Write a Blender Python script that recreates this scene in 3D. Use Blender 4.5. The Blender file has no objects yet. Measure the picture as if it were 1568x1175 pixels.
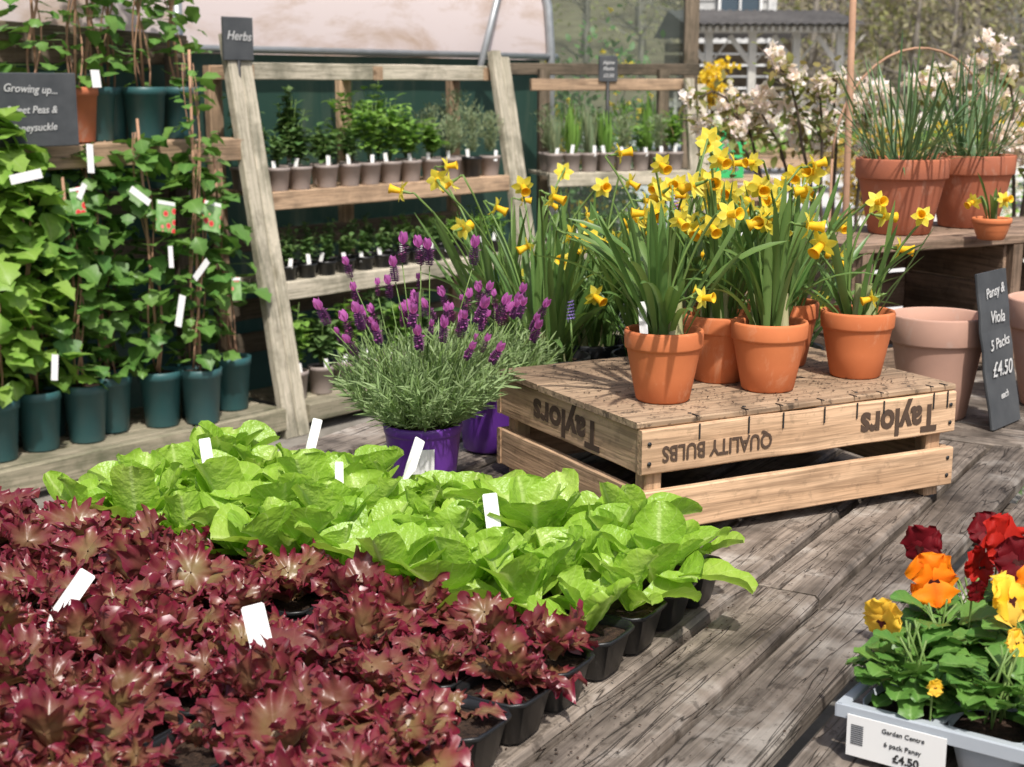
import bpy, math, random
import numpy as np
from mathutils import Vector, Matrix
rng=np.random.default_rng(11); random.seed(5)
scene=bpy.context.scene
U=rng.uniform
pi=math.pi
# ------------------------------------------------------------------ helpers
def unit(a):
    a=np.asarray(a,float); return a/np.maximum(np.linalg.norm(a,axis=-1,keepdims=True),1e-9)
def frames(x,up=(0,0,1)):
    x=unit(x); up=np.broadcast_to(np.asarray(up,float),x.shape)
    y=np.cross(up,x); bad=np.linalg.norm(y,axis=-1)<1e-4
    y[bad]=(0,1,0); y=unit(y); z=np.cross(x,y)
    return np.stack([x,y,z],-1)
class MB:
    def __init__(s): s.ch=[]
    def add(s,v,f,mat=0,col=None,uvw=None,smooth=True):
        v=np.asarray(v,float).reshape(-1,3); n=len(v)
        fs=[np.asarray(a,int) for a in (f if isinstance(f,list) else [f])]
        if col is None: col=np.tile([0.5,0.5,U(),1.0],(n,1))
        col=np.asarray(col,float)
        if col.ndim==1: col=np.tile(col,(n,1))
        if uvw is None: uvw=v+U(0,5)
        s.ch.append((v,fs,mat,col,np.asarray(uvw,float).reshape(-1,3),smooth))
    def inst(s,T,R,p,sc=1.0):
        p=np.atleast_2d(p); n=len(p); R=np.broadcast_to(R,(n,3,3)); sc=np.broadcast_to(np.asarray(sc,float),(n,))
        for (v,fs,m,c,w,sm) in T.ch:
            k=len(v)
            V=np.einsum('nij,kj->nki',R,v)*sc[:,None,None]+p[:,None,:]
            F=[(a[None]+(np.arange(n)*k)[:,None,None]).reshape(-1,a.shape[1]) for a in fs]
            C=np.tile(c,(n,1,1)).copy(); C[:,:,2]=(C[:,:,2]+U(0,1,(n,1)))%1.0
            s.add(V.reshape(-1,3),F,m,C.reshape(-1,4),np.tile(w,(n,1)),sm)
    def build(s,name,mats,parent=None,origin=None):
        off=0;V=[];L=[];T=[];M=[];S=[];C=[];W=[]
        for (v,fs,m,c,w,sm) in s.ch:
            V.append(v);C.append(c);W.append(w)
            for a in fs:
                if len(a)==0: continue
                L.append((a+off).ravel());T.append(np.full(len(a),a.shape[1]));M.append(np.full(len(a),m));S.append(np.full(len(a),sm))
            off+=len(v)
        V=np.concatenate(V);L=np.concatenate(L);T=np.concatenate(T);M=np.concatenate(M);S=np.concatenate(S);C=np.concatenate(C);W=np.concatenate(W)
        if origin is None:
            origin=((V[:,0].min()+V[:,0].max())/2,(V[:,1].min()+V[:,1].max())/2,V[:,2].min())
        V=V-np.array(origin)
        me=bpy.data.meshes.new(name)
        me.vertices.add(len(V)); me.vertices.foreach_set('co',V.astype(np.float32).ravel())
        me.loops.add(len(L)); me.loops.foreach_set('vertex_index',L.astype(np.int32))
        me.polygons.add(len(T)); me.polygons.foreach_set('loop_start',np.concatenate([[0],np.cumsum(T)[:-1]]).astype(np.int32))
        me.update(calc_edges=True)
        me.polygons.foreach_set('material_index',M.astype(np.int32)); me.polygons.foreach_set('use_smooth',S.astype(bool))
        a=me.attributes.new('col','FLOAT_COLOR','POINT'); a.data.foreach_set('color',C.astype(np.float32).ravel())
        a=me.attributes.new('uvw','FLOAT_VECTOR','POINT'); a.data.foreach_set('vector',W.astype(np.float32).ravel())
        for m in mats: me.materials.append(m)
        me.update()
        ob=bpy.data.objects.new(name,me); scene.collection.objects.link(ob)
        ob.location=origin
        if parent is not None:
            ob.parent=parent; ob.location=Vector(origin)-parent.location
        return ob
def empty(name,loc=(0,0,0)):
    e=bpy.data.objects.new(name,None); e.empty_display_size=.05; e.location=loc; scene.collection.objects.link(e); return e
def gridf(nr,nc,closed=False):
    i=np.arange(nr-1)[:,None]; m=nc if closed else nc-1; j=np.arange(m)[None]; j2=(j+1)%nc
    return np.stack([i*nc+j,i*nc+j2,(i+1)*nc+j2,(i+1)*nc+j],-1).reshape(-1,4)
def board(mb,p0,p1,wv,tv,mat=0,ch=.003,seg=5,jit=.0012,rnd=None):
    """timber from p0 to p1 (centre line), wv/tv = full width / thickness vectors"""
    p0,p1,wv,tv=[np.array(a,float) for a in (p0,p1,wv,tv)]
    w=np.linalg.norm(wv)/2;t=np.linalg.norm(tv)/2;wu=wv/(2*w);tu=tv/(2*t); ch=min(ch,t*.6,w*.6)
    sec=np.array([(-w+ch,-t),(w-ch,-t),(w,-t+ch),(w,t-ch),(w-ch,t),(-w+ch,t),(-w,t-ch),(-w,-t+ch)])
    Lg=np.linalg.norm(p1-p0); V=[];W=[];o=U(0,50,3)
    for i in range(seg+1):
        k=i/seg; c=p0+(p1-p0)*k+(wu*U(-1,1)+tu*U(-1,1))*jit
        V.append(c+sec[:,:1]*wu+sec[:,1:]*tu); W.append(np.column_stack([np.full(8,k*Lg),sec])+o)
    V=np.concatenate(V);W=np.concatenate(W)
    r=U() if rnd is None else rnd
    mb.add(V,[gridf(seg+1,8,True),np.array([range(7,-1,-1)]),np.array([range(seg*8,seg*8+8)])],mat,np.array([.5,.5,r,1]),W,False)
def box(mb,c,sx,sy,sz,R=None,mat=0,ch=.002):
    R=np.eye(3) if R is None else np.asarray(R); c=np.array(c,float)
    board(mb,c-R[:,0]*sx/2,c+R[:,0]*sx/2,R[:,1]*sy,R[:,2]*sz,mat,ch,1,0)
def lathe(mb,prof,c,segs=28,mat=0,R=None,n=2.0,col=None,smooth=True):
    prof=np.array(prof,float); a=np.linspace(0,2*pi,segs,endpoint=False)
    ca,sa=np.cos(a),np.sin(a)
    if n!=2.0:
        k=(np.abs(ca)**n+np.abs(sa)**n)**(-1/n); ca,sa=ca*k,sa*k
    V=np.stack([prof[:,:1]*ca,prof[:,:1]*sa,np.repeat(prof[:,1:],segs,1)],-1).reshape(-1,3)
    if R is not None: V=V@np.asarray(R).T
    mb.add(V+np.array(c),gridf(len(prof),segs,True),mat,col,V+U(0,9),smooth)
def tube(mb,pts,r,segs=6,mat=0,col=None):
    pts=np.array(pts,float); n=len(pts); r=np.broadcast_to(np.asarray(r,float),(n,))
    d=unit(np.gradient(pts,axis=0)); up=np.array([0.13,0.21,.97]) if abs(d[0][2])<.9 else np.array([1.,.1,0])
    F=frames(d,up); a=np.linspace(0,2*pi,segs,endpoint=False)
    V=pts[:,None]+r[:,None,None]*(np.cos(a)[None,:,None]*F[:,None,:,1]+np.sin(a)[None,:,None]*F[:,None,:,2])
    L=np.concatenate([[0],np.cumsum(np.linalg.norm(np.diff(pts,axis=0),axis=1))])
    W=np.stack(np.broadcast_arrays(L[:,None],np.cos(a)[None]*r[:,None],np.sin(a)[None]*r[:,None]),-1)+U(0,20)
    if col is None: col=np.array([.5,.5,U(),1])
    mb.add(V.reshape(-1,3),[gridf(n,segs,True),np.array([range(segs-1,-1,-1)]),np.array([range((n-1)*segs,n*segs)])],mat,col,W.reshape(-1,3))
def ar(x,n): return np.broadcast_to(np.asarray(x,float),(n,)).copy()
def sm(x): x=np.clip(x,0,1); return x*x*(3-2*x)
P_spoon=lambda s: np.where(s<.62,.15+.85*sm(s/.62),np.sqrt(np.maximum(0,1-((s-.62)/.38)**2*.93)))
P_oval=lambda s: np.maximum(.05,np.sin(pi*np.clip(s,0,1)**.8)**.85)
P_round=lambda s: np.maximum(.06,np.sin(pi*(.04+.94*s)**.9)**.55)
P_strap=lambda s: np.maximum(.08,np.where(s<.75,.75+.25*sm(s/.4),1-((s-.75)/.25)**2*.95))
P_lobe=lambda s: np.maximum(.06,np.sin(pi*np.clip(s,0,1)**.72)**.7*(1+.22*np.cos(s*17+.5)))
P_needle=lambda s: np.maximum(.15,np.sin(pi*(.1+.85*s)))
def leaves(mb,o,f,n,L,W,bend=.3,fold=0.,prof=P_oval,ns=6,nc=3,mat=0,ruf=0.,rf=4.,crum=0.,tip=0.,twist=0.,quilt=0.):
    o=np.asarray(o,float).reshape(-1,3); N=len(o); L,W,bend,fold,ruf=[ar(x,N) for x in (L,W,bend,fold,ruf)]
    f=unit(np.broadcast_to(f,(N,3))); n=np.broadcast_to(np.asarray(n,float),(N,3))
    side=np.cross(f,n); b=np.linalg.norm(side,axis=1)<1e-3; side[b]=(1,0,0); side=unit(side); n=np.cross(side,f)
    s=np.linspace(0,1,ns); c=np.linspace(-1,1,nc); th=bend[:,None]*s
    mid=(th[:,1:]+th[:,:-1])/2; z0=np.zeros((N,1))
    x=np.concatenate([z0,np.cumsum(np.cos(mid),1)],1)/(ns-1)*L[:,None]
    z=-np.concatenate([z0,np.cumsum(np.sin(mid),1)],1)/(ns-1)*L[:,None]
    hw=prof(s)[None]*W[:,None]
    if ruf.any(): hw=hw*(1+.16*np.sin(2*pi*rf*.8*s[None]+U(0,6,(N,1))))
    y=(c[None,None]*hw[:,:,None]); ac=np.abs(c)
    up=fold[:,None,None]*(ac**1.5)*hw[:,:,None]
    if ruf.any():
        ph=U(0,6.3,(N,1,2)); sg=(c>0).astype(int); p2=ph[:,:,sg]
        ff=rf*U(.8,1.25,(N,1,1))
        A=ruf[:,None,None]*(ac**1.6)[None,None]*(np.maximum(s,.05)**.6)[None,:,None]
        up=up+A*(np.sin(2*pi*ff*s[None,:,None]+p2)+.6*np.sin(2*pi*ff*2.3*s[None,:,None]+1.7*p2))
        y=y+A*.8*np.cos(2*pi*ff*1.3*s[None,:,None]+p2*2)
        up=up+ruf[:,None,None]*(s**3)[None,:,None]*(np.sin(c*6+ph[:,:,:1])+.6*np.sin(c*12+ph[:,:,1:]))
    if quilt>0:
        q1=U(0,6.3,(N,1,1)); up=up+quilt*np.sin(s[None,:,None]*24+q1)*np.cos(c[None,None]*6+q1*3)*np.sin(pi*s)[None,:,None]*(1-.4*ac)
    if crum>0:
        up=up+U(-crum,crum,(N,ns,nc))*np.sin(pi*s)[None,:,None]
    lx=-tip*(c**2)[None,None]*(s**2)[None,:,None]*L[:,None,None]
    T=f[:,None]*np.cos(th)[...,None]-n[:,None]*np.sin(th)[...,None]
    NN=n[:,None]*np.cos(th)[...,None]+f[:,None]*np.sin(th)[...,None]
    SS=side[:,None]+0*T
    if twist:
        tw=U(-twist,twist,(N,1))*s; S2=SS*np.cos(tw)[...,None]+NN*np.sin(tw)[...,None]; NN=NN*np.cos(tw)[...,None]-SS*np.sin(tw)[...,None]; SS=S2
    P=o[:,None]+x[...,None]*f[:,None]+z[...,None]*n[:,None]
    P=P[:,:,None]+y[...,None]*SS[:,:,None]+up[...,None]*NN[:,:,None]+lx[...,None]*T[:,:,None]
    k=ns*nc; C=np.ones((N,ns,nc,4)); C[...,0]=ac; C[...,1]=s[:,None]; C[...,2]=U(0,1,(N,1,1)); C[...,3]=U(0,1,(N,1,1))
    Wv=np.stack([y+0*P[...,0],np.broadcast_to((s*1.)[None,:,None]*L[:,None,None],y.shape),C[...,2]*7],-1)
    F=(gridf(ns,nc)[None]+(np.arange(N)*k)[:,None,None]).reshape(-1,4)
    mb.add(P.reshape(-1,3),F,mat,C.reshape(-1,4),Wv.reshape(-1,3))
def frilly(mb,o,f,n,L,W,bend,fold,amp,nt=84,nr=8,mat=0):
    """loose-leaf lettuce blade: polar grid, margin crinkled all the way round, smooth puckered middle"""
    o=np.asarray(o,float); N=len(o); f=unit(f); side=unit(np.cross(f,n)); n=np.cross(side,f)
    th=np.linspace(-pi,pi,nt,endpoint=False)[None,:,None]; r=np.array([.04,.3,.5,.66,.78,.87,.94,1.0])[None,None,:]
    L,W,bend,fold,amp=[ar(q,N)[:,None,None] for q in (L,W,bend,fold,amp)]
    p=U(0,6.3,(N,1,1)); p2=U(0,6.3,(N,1,1)); p3=U(0,6.3,(N,1,1)); k=np.round(U(4,7,(N,1,1))); k2=np.round(U(12,16,(N,1,1))); k3=np.round(U(20,25,(N,1,1)))
    rad=1+.12*np.sin(3*th+p)*r**2+.07*np.sin(k*th+p2)*r**3
    xn=.5+.5*r*rad*np.cos(th); yn=r*rad*np.sin(th); xc=np.clip(xn,0,1.3)
    y=W*yn*(.22+.78*sm(xc/.55)); t=bend*xc; bs=np.where(np.abs(bend)>.02,bend,1)
    x=L*np.where(np.abs(bend)>.02,np.sin(t)/bs,xc); z=-L*np.where(np.abs(bend)>.02,(1-np.cos(t))/bs,0)
    fr=(.2+.8*sm(xc/.5))
    w1=.9*r**3*np.sin(k*th+p)+.85*r**6*np.sin(k2*th+p2)+.5*r**10*np.sin(k3*th+p3)
    w2=.5*r**3*np.cos((k+1)*th+p2)+.9*r**6*np.cos((k2+1)*th+p)+.5*r**10*np.cos(k3*th+p3*2)
    puck=.0022*np.sin(11*xn+p+2.5*np.sin(5*yn+p3))*np.cos(8*yn+p2+1.5*np.sin(7*xn+p))*(1-.6*r)
    up=z+fold*np.abs(yn)**1.5*W+amp*fr*w1+puck
    x=x+amp*fr*.8*w2*np.cos(th); y=y+amp*fr*.8*w2*np.sin(th)
    P=o[:,None,None]+x[...,None]*f[:,None,None]+y[...,None]*side[:,None,None]+up[...,None]*n[:,None,None]
    C=np.ones(P.shape[:3]+(4,)); front=sm(xc/.35); C[...,0]=np.clip((r**1.6)*front,0,1); C[...,1]=np.clip(xn,0,1); C[...,2]=U(0,1,(N,1,1)); C[...,3]=.5
    Wv=np.stack([y,x,C[...,2]*7],-1); q=nt*nr
    i=np.arange(nt)[:,None]; j=np.arange(nr-1)[None]; i2=(i+1)%nt
    F0_=np.stack([i*nr+j,i2*nr+j,i2*nr+j+1,i*nr+j+1],-1).reshape(-1,4)
    F=(F0_[None]+(np.arange(N)*q)[:,None,None]).reshape(-1,4)
    mb.add(P.reshape(-1,3),F,mat,C.reshape(-1,4),Wv.reshape(-1,3))
def rdir(n,zmin=-1,zmax=1):
    z=U(zmin,zmax,n); a=U(0,2*pi,n); r=np.sqrt(np.maximum(0,1-z*z)); return np.stack([r*np.cos(a),r*np.sin(a),z],-1)
def azel(az,el): return np.stack([np.cos(az)*np.cos(el),np.sin(az)*np.cos(el),np.sin(el)+0*az],-1)
# ------------------------------------------------------------------ materials
def newmat(name):
    m=bpy.data.materials.new(name); m.use_nodes=True; nt=m.node_tree; nt.nodes.clear()
    o=nt.nodes.new('ShaderNodeOutputMaterial'); b=nt.nodes.new('ShaderNodeBsdfPrincipled'); nt.links.new(b.outputs[0],o.inputs[0])
    return m,nt,b,o
def nd(nt,t,ins=None,**kw):
    n=nt.nodes.new('ShaderNode'+t)
    for k,v in kw.items(): setattr(n,k,v)
    if ins:
        for k,v in ins.items():
            if isinstance(v,bpy.types.NodeSocket): nt.links.new(v,n.inputs[k])
            else: n.inputs[k].default_value=v
    return n
def c4(c): return (c[0],c[1],c[2],1)
def mix(nt,fac,a,b,mode='MIX'):
    n=nt.nodes.new('ShaderNodeMix'); n.data_type='RGBA'; n.blend_type=mode
    for i,v in ((0,fac),(6,a),(7,b)):
        if isinstance(v,bpy.types.NodeSocket): nt.links.new(v,n.inputs[i])
        else: n.inputs[i].default_value=v if i==0 else c4(v)
    return n.outputs[2]
def mth(nt,op,a,b=0.,c=None):
    n=nt.nodes.new('ShaderNodeMath'); n.operation=op
    for i,v in enumerate((a,b) if c is None else (a,b,c)):
        if isinstance(v,bpy.types.NodeSocket): nt.links.new(v,n.inputs[i])
        else: n.inputs[i].default_value=v
    return n.outputs[0]
def ramp(nt,fac,stops):
    n=nt.nodes.new('ShaderNodeValToRGB'); nt.links.new(fac,n.inputs[0]); e=n.color_ramp.elements
    while len(e)<len(stops): e.new(.5)
    for i,(p,c) in enumerate(stops): e[i].position=p; e[i].color=c4(c) if not isinstance(c,(int,float)) else (c,c,c,1)
    return n.outputs[0]
def noise(nt,vec,scale,detail=3,rough=.55,dist=0.):
    n=nd(nt,'TexNoise',{'Scale':scale,'Detail':detail,'Roughness':rough,'Distortion':dist}); 
    if vec is not None: nt.links.new(vec,n.inputs['Vector'])
    return n.outputs[0]
def attr(nt,name): return nd(nt,'Attribute',attribute_name=name)
def bump(nt,b,h,strength=.4,dist=.002):
    n=nd(nt,'Bump',{'Strength':strength,'Distance':dist,'Height':h}); nt.links.new(n.outputs[0],b.inputs['Normal']); return n
def wood(name,c1,c2,stain=(.04,.03,.025),stamt=.5,grain=1.0,rough=.8,rv=.35,dirt=.0,pale=None,crack=0.):
    m,nt,b,o=newmat(name); a=attr(nt,'uvw').outputs['Vector']; r=nd(nt,'SeparateColor',{0:attr(nt,'col').outputs['Color']}).outputs[2]
    mp=nd(nt,'Mapping',{'Vector':a,'Scale':(1.6,22*grain,22*grain)}).outputs[0]
    g=noise(nt,mp,1.0,5,.6,.9)
    mp2=nd(nt,'Mapping',{'Vector':a,'Scale':(6,170*grain,170*grain)}).outputs[0]
    g2=noise(nt,mp2,1.0,2,.6,.2)
    lo=noise(nt,a,5.5,4,.65)
    col=mix(nt,ramp(nt,g,[(.3,0),(.7,1)]),c1,c2)
    col=mix(nt,mth(nt,'MULTIPLY',ramp(nt,g2,[(.35,1),(.55,0)]),.5),col,stain)
    if pale: col=mix(nt,mth(nt,'MULTIPLY',ramp(nt,lo,[(.34,1),(.47,0)]),.65),col,pale)
    col=mix(nt,mth(nt,'MULTIPLY',ramp(nt,lo,[(.48,0),(.66,1)]),stamt),col,stain)
    vo=nd(nt,'TexVoronoi',{'Vector':nd(nt,'Mapping',{'Vector':a,'Scale':(2.6,7,7)}).outputs[0],'Scale':1.0}).outputs['Distance']
    col=mix(nt,mth(nt,'MULTIPLY',ramp(nt,vo,[(.05,1),(.13,0)]),.75),col,(stain[0]*1.5,stain[1]*1.2,stain[2]))
    if dirt>0:
        dn=noise(nt,a,45,4,.7); col=mix(nt,mth(nt,'MULTIPLY',ramp(nt,dn,[(.56,0),(.64,1)]),dirt),col,(.03,.022,.016))
    h=mth(nt,'ADD',mth(nt,'MULTIPLY',g,.6),mth(nt,'MULTIPLY',g2,.5))
    if crack>0:
        ck=noise(nt,nd(nt,'Mapping',{'Vector':a,'Scale':(2.2,46,46)}).outputs[0],1.0,2,.5,.5)
        cf=ramp(nt,mth(nt,'ABSOLUTE',mth(nt,'SUBTRACT',ck,.5)),[(.0,1),(.012,0)])
        cf=mth(nt,'MULTIPLY',cf,crack); col=mix(nt,cf,col,(.018,.014,.011)); h=mth(nt,'SUBTRACT',h,mth(nt,'MULTIPLY',cf,.8))
    v=mth(nt,'MULTIPLY_ADD',r,rv*2,1-rv)
    hs=nd(nt,'HueSaturation',{'Value':v,'Color':col}).outputs[0]
    nt.links.new(hs,b.inputs['Base Color']); b.inputs['Roughness'].default_value=rough; b.inputs['Specular IOR Level'].default_value=.3
    bump(nt,b,h,.7,.004)
    return m
def plain(name,c,rough=.5,var=.25,scale=30,spec=.4,c2=None,bmp=.15,bd=.001,metal=0.,c3=None):
    m,nt,b,o=newmat(name); a=attr(nt,'uvw').outputs['Vector']
    n1=noise(nt,a,scale,4,.6); n2=noise(nt,a,scale*.17,3,.5)
    c2=c2 or tuple(x*.6 for x in c)
    col=mix(nt,mth(nt,'MULTIPLY',ramp(nt,mth(nt,'ADD',mth(nt,'MULTIPLY',n1,.5),mth(nt,'MULTIPLY',n2,.5)),[(.38,0),(.62,1)]),var*2),c,c2)
    if c3:
        n3=noise(nt,nd(nt,'Mapping',{'Vector':a,'Scale':(1,1,.45)}).outputs[0],26,5,.7,.4)
        col=mix(nt,mth(nt,'MULTIPLY',ramp(nt,n3,[(.56,0),(.70,1)]),.55),col,c3)
    nt.links.new(col,b.inputs['Base Color']); b.inputs['Roughness'].default_value=rough; b.inputs['Specular IOR Level'].default_value=spec; b.inputs['Metallic'].default_value=metal
    if bmp: bump(nt,b,n1,bmp,bd)
    return m
def leafmat(name,c0,c1,c2,trans=.35,rough=.45,vein=None,veinamt=.3,vf=22,crumple=.0,edgepow=1.,spec=.4,cs=90,rv=.8):
    """c0 midrib zone, c1 edge, c2 alternate (per leaf random)"""
    m,nt,b,o=newmat(name); s=nd(nt,'SeparateColor',{0:attr(nt,'col').outputs['Color']}); R,G,B=s.outputs[0],s.outputs[1],s.outputs[2]
    a=attr(nt,'uvw').outputs['Vector']
    e=mth(nt,'POWER',R,edgepow)
    nn=noise(nt,a,cs,2,.6)
    e=mth(nt,'ADD',e,mth(nt,'MULTIPLY',mth(nt,'SUBTRACT',nn,.5),1.1)); e=nd(nt,'Clamp',{0:e}).outputs[0]
    col=mix(nt,e,c0,c1); col=mix(nt,mth(nt,'MULTIPLY',B,rv),col,c2)
    if vein:
        w=mth(nt,'SUBTRACT',G,mth(nt,'MULTIPLY',R,.3)); w=mth(nt,'ABSOLUTE',mth(nt,'SINE',mth(nt,'MULTIPLY',w,vf)))
        vv=ramp(nt,w,[(0.0,1),(.16,0)]); mr=ramp(nt,R,[(0.03,1),(.12,0)])
        vv2=mth(nt,'MAXIMUM',mth(nt,'MULTIPLY',vv,.6),mr)
        col=mix(nt,mth(nt,'MULTIPLY',vv2,veinamt),col,vein)
    nt.links.new(col,b.inputs['Base Color']); b.inputs['Roughness'].default_value=rough; b.inputs['Specular IOR Level'].default_value=spec
    if crumple: bump(nt,b,noise(nt,a,cs*1.3,2,.5),crumple,.004)
    if trans>0:
        t=nd(nt,'BsdfTranslucent',{'Color':mix(nt,1.0,col,(1.25,1.25,.9),'MULTIPLY')}); mx=nd(nt,'MixShader',{0:trans,1:b.outputs[0],2:t.outputs[0]}); nt.links.new(mx.outputs[0],o.inputs[0])
    return m
M={}
M['table']=wood('weathered_table_wood',(.29,.24,.195),(.14,.115,.095),(.035,.028,.022),.8,1.0,.62,.30,.55,(.46,.42,.37),.85)
M['crate']=wood('crate_pine',(.72,.49,.31),(.48,.295,.17),(.15,.09,.05),.35,.8,.7,.12,.2)
M['cratetop']=wood('crate_top_ply',(.50,.355,.23),(.33,.22,.14),(.08,.052,.032),.55,.7,.8,.12,.7)
M['rackleg']=wood('rack_leg_wood',(.66,.59,.47),(.40,.36,.27),(.10,.10,.065),.6,.8,.8,.12,.2)
M['rackshelf']=wood('rack_shelf_wood',(.58,.40,.26),(.36,.24,.15),(.08,.06,.04),.4,.8,.75,.2,.1)
M['rackold']=wood('old_dark_wood',(.22,.17,.12),(.11,.085,.06),(.03,.03,.02),.6,.8,.85,.3,.1)
M['rackgrey']=wood('grey_weathered_wood',(.38,.33,.24),(.22,.20,.14),(.06,.07,.035),.6,.8,.85,.2,.2)
M['standwood']=wood('stand_wood',(.42,.29,.21),(.23,.155,.105),(.06,.045,.03),.6,.8,.8,.2,.3)
M['terra']=plain('terracotta',(.64,.20,.075),.72,.45,9,.25,(.50,.145,.055),.25,c3=(.66,.34,.20))
M['terraold']=plain('terracotta_weathered',(.52,.165,.075),.8,.5,9,.2,(.38,.13,.075),.3,c3=(.50,.30,.22))
M['terrapink']=plain('terracotta_pale',(.58,.34,.25),.85,.4,7,.2,(.44,.27,.21),.2,c3=(.5,.38,.32))
M['soil']=plain('potting_soil',(.075,.045,.03),.95,.5,160,.2,(.015,.01,.008),1.0,.006)
M['black']=plain('black_plastic',(.014,.015,.016),.38,.2,40,.5,None,.05)
M['purplepot']=plain('purple_plastic',(.13,.035,.29),.35,.15,20,.5,None,0)
M['teal']=plain('teal_plastic',(.025,.10,.105),.45,.3,15,.5,(.05,.10,.10),.03)
M['taupe']=plain('taupe_plastic',(.36,.30,.27),.55,.2,15,.4,None,.03)
M['greytray']=plain('grey_plastic',(.42,.46,.50),.4,.1,20,.5,None,.03)
M['white']=plain('white_plastic',(.8,.8,.78),.5,.1,20,.4,(.65,.65,.62),0)
M['slate']=plain('slate_board',(.055,.06,.065),.8,.4,12,.3,(.10,.105,.11),.15)
M['chalk']=plain('chalk',(.75,.75,.73),.9,.5,160,.1,(.35,.35,.35),0)
M['ink']=plain('stencil_ink',(.03,.022,.02),.8,.45,170,.2,(.16,.10,.065),0)
M['steel']=plain('galvanised_steel',(.42,.44,.45),.4,.3,20,.5,None,0,metal=.5)
M['dark']=plain('dark_metal',(.03,.03,.03),.5,.2,20,.4,None,0)
M['lett']=leafmat('butter_lettuce_leaf',(.50,.65,.16),(.35,.54,.06),(.26,.47,.04),.38,.36,(.62,.74,.30),.55,20,.8,.8,.45)
M['red']=leafmat('red_lettuce_leaf',(.25,.19,.07),(.21,.014,.04),(.15,.022,.035),.25,.34,(.40,.25,.16),.2,20,.25,1.0,.5,cs=60,rv=.7)
M['daffleaf']=leafmat('daffodil_leaf',(.12,.22,.06),(.075,.17,.04),(.17,.26,.07),.25,.38)
M['daffyel']=leafmat('daffodil_petal',(.90,.76,.08),(.90,.82,.18),(.88,.72,.06),.4,.6,None)
M['dafforange']=leafmat('daffodil_trumpet',(.90,.64,.03),(.90,.64,.03),(.90,.58,.02),.35,.6,None)
M['daffbase']=leafmat('daffodil_neck',(.30,.34,.14),(.30,.34,.14),(.40,.36,.2),0,.6)
M['stem']=leafmat('green_stem',(.13,.22,.05),(.13,.22,.05),(.17,.25,.07),0,.5)
M['lavleaf']=leafmat('lavender_leaf',(.26,.37,.14),(.20,.31,.11),(.31,.40,.20),.25,.6)
M['lavhead']=leafmat('lavender_head',(.14,.035,.12),(.18,.04,.17),(.20,.06,.18),.1,.7)
M['lavpet']=leafmat('lavender_bract',(.60,.18,.52),(.62,.18,.56),(.48,.12,.42),.4,.6)
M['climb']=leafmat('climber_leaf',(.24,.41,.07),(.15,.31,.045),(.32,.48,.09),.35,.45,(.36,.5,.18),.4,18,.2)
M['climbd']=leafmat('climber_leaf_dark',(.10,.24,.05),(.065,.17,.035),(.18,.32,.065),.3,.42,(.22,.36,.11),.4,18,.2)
M['herb1']=leafmat('herb_leaf_bright',(.20,.38,.07),(.15,.31,.05),(.26,.42,.09),.3,.5)
M['herb2']=leafmat('herb_leaf_dark',(.10,.21,.06),(.075,.165,.045),(.15,.23,.08),.25,.5)
M['herb3']=leafmat('herb_leaf_grey',(.22,.30,.16),(.17,.25,.14),(.28,.30,.16),.25,.6)
M['chive']=leafmat('chive_leaf',(.10,.18,.075),(.07,.145,.06),(.16,.23,.09),.2,.45)
M['pansyleaf']=leafmat('pansy_leaf',(.11,.25,.05),(.065,.175,.03),(.15,.29,.055),.22,.4,(.24,.40,.12),.5,16,.3)
def petal(n,a,b,c): return leafmat(n,a,b,c,.3,.6,None,edgepow=.6,spec=.2)
M['p_or']=petal('pansy_orange',(.85,.16,.005),(.9,.30,.01),(.85,.20,.005))
M['p_rd']=petal('pansy_red',(.10,.003,.006),(.20,.006,.012),(.13,.003,.008))
M['p_sc']=petal('pansy_scarlet',(.35,.01,.005),(.50,.02,.01),(.42,.012,.008))
M['p_ye']=petal('pansy_yellow',(.9,.5,.01),(.9,.62,.05),(.9,.58,.10))
M['p_ct']=plain('pansy_eye',(.05,.008,.006),.7,.1,50,.2,None,0)
M['cane']=plain('bamboo_cane',(.46,.27,.17),.7,.4,25,.3,(.28,.16,.1),.2)
M['bark']=plain('bark',(.16,.115,.085),.9,.5,20,.2,(.07,.055,.04),.5,.01)
M['blossom']=leafmat('blossom_petal',(.92,.87,.86),(.92,.89,.87),(.88,.72,.73),.4,.6)
M['shrubleaf']=leafmat('shrub_leaf',(.20,.30,.07),(.22,.24,.07),(.28,.18,.07),.3,.5)
M['gold']=leafmat('golden_shrub_leaf',(.50,.36,.05),(.44,.25,.04),(.52,.42,.08),.3,.5)
M['fors']=leafmat('forsythia_flower',(.85,.65,.04),(.85,.65,.04),(.8,.55,.04),.3,.5)
M['wood_far']=leafmat('woodland_twigs',(.27,.22,.16),(.31,.26,.18),(.30,.30,.15),.2,.8)
M['greencrate']=plain('green_plastic',(.05,.50,.16),.4,.15,20,.5,None,0)
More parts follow.
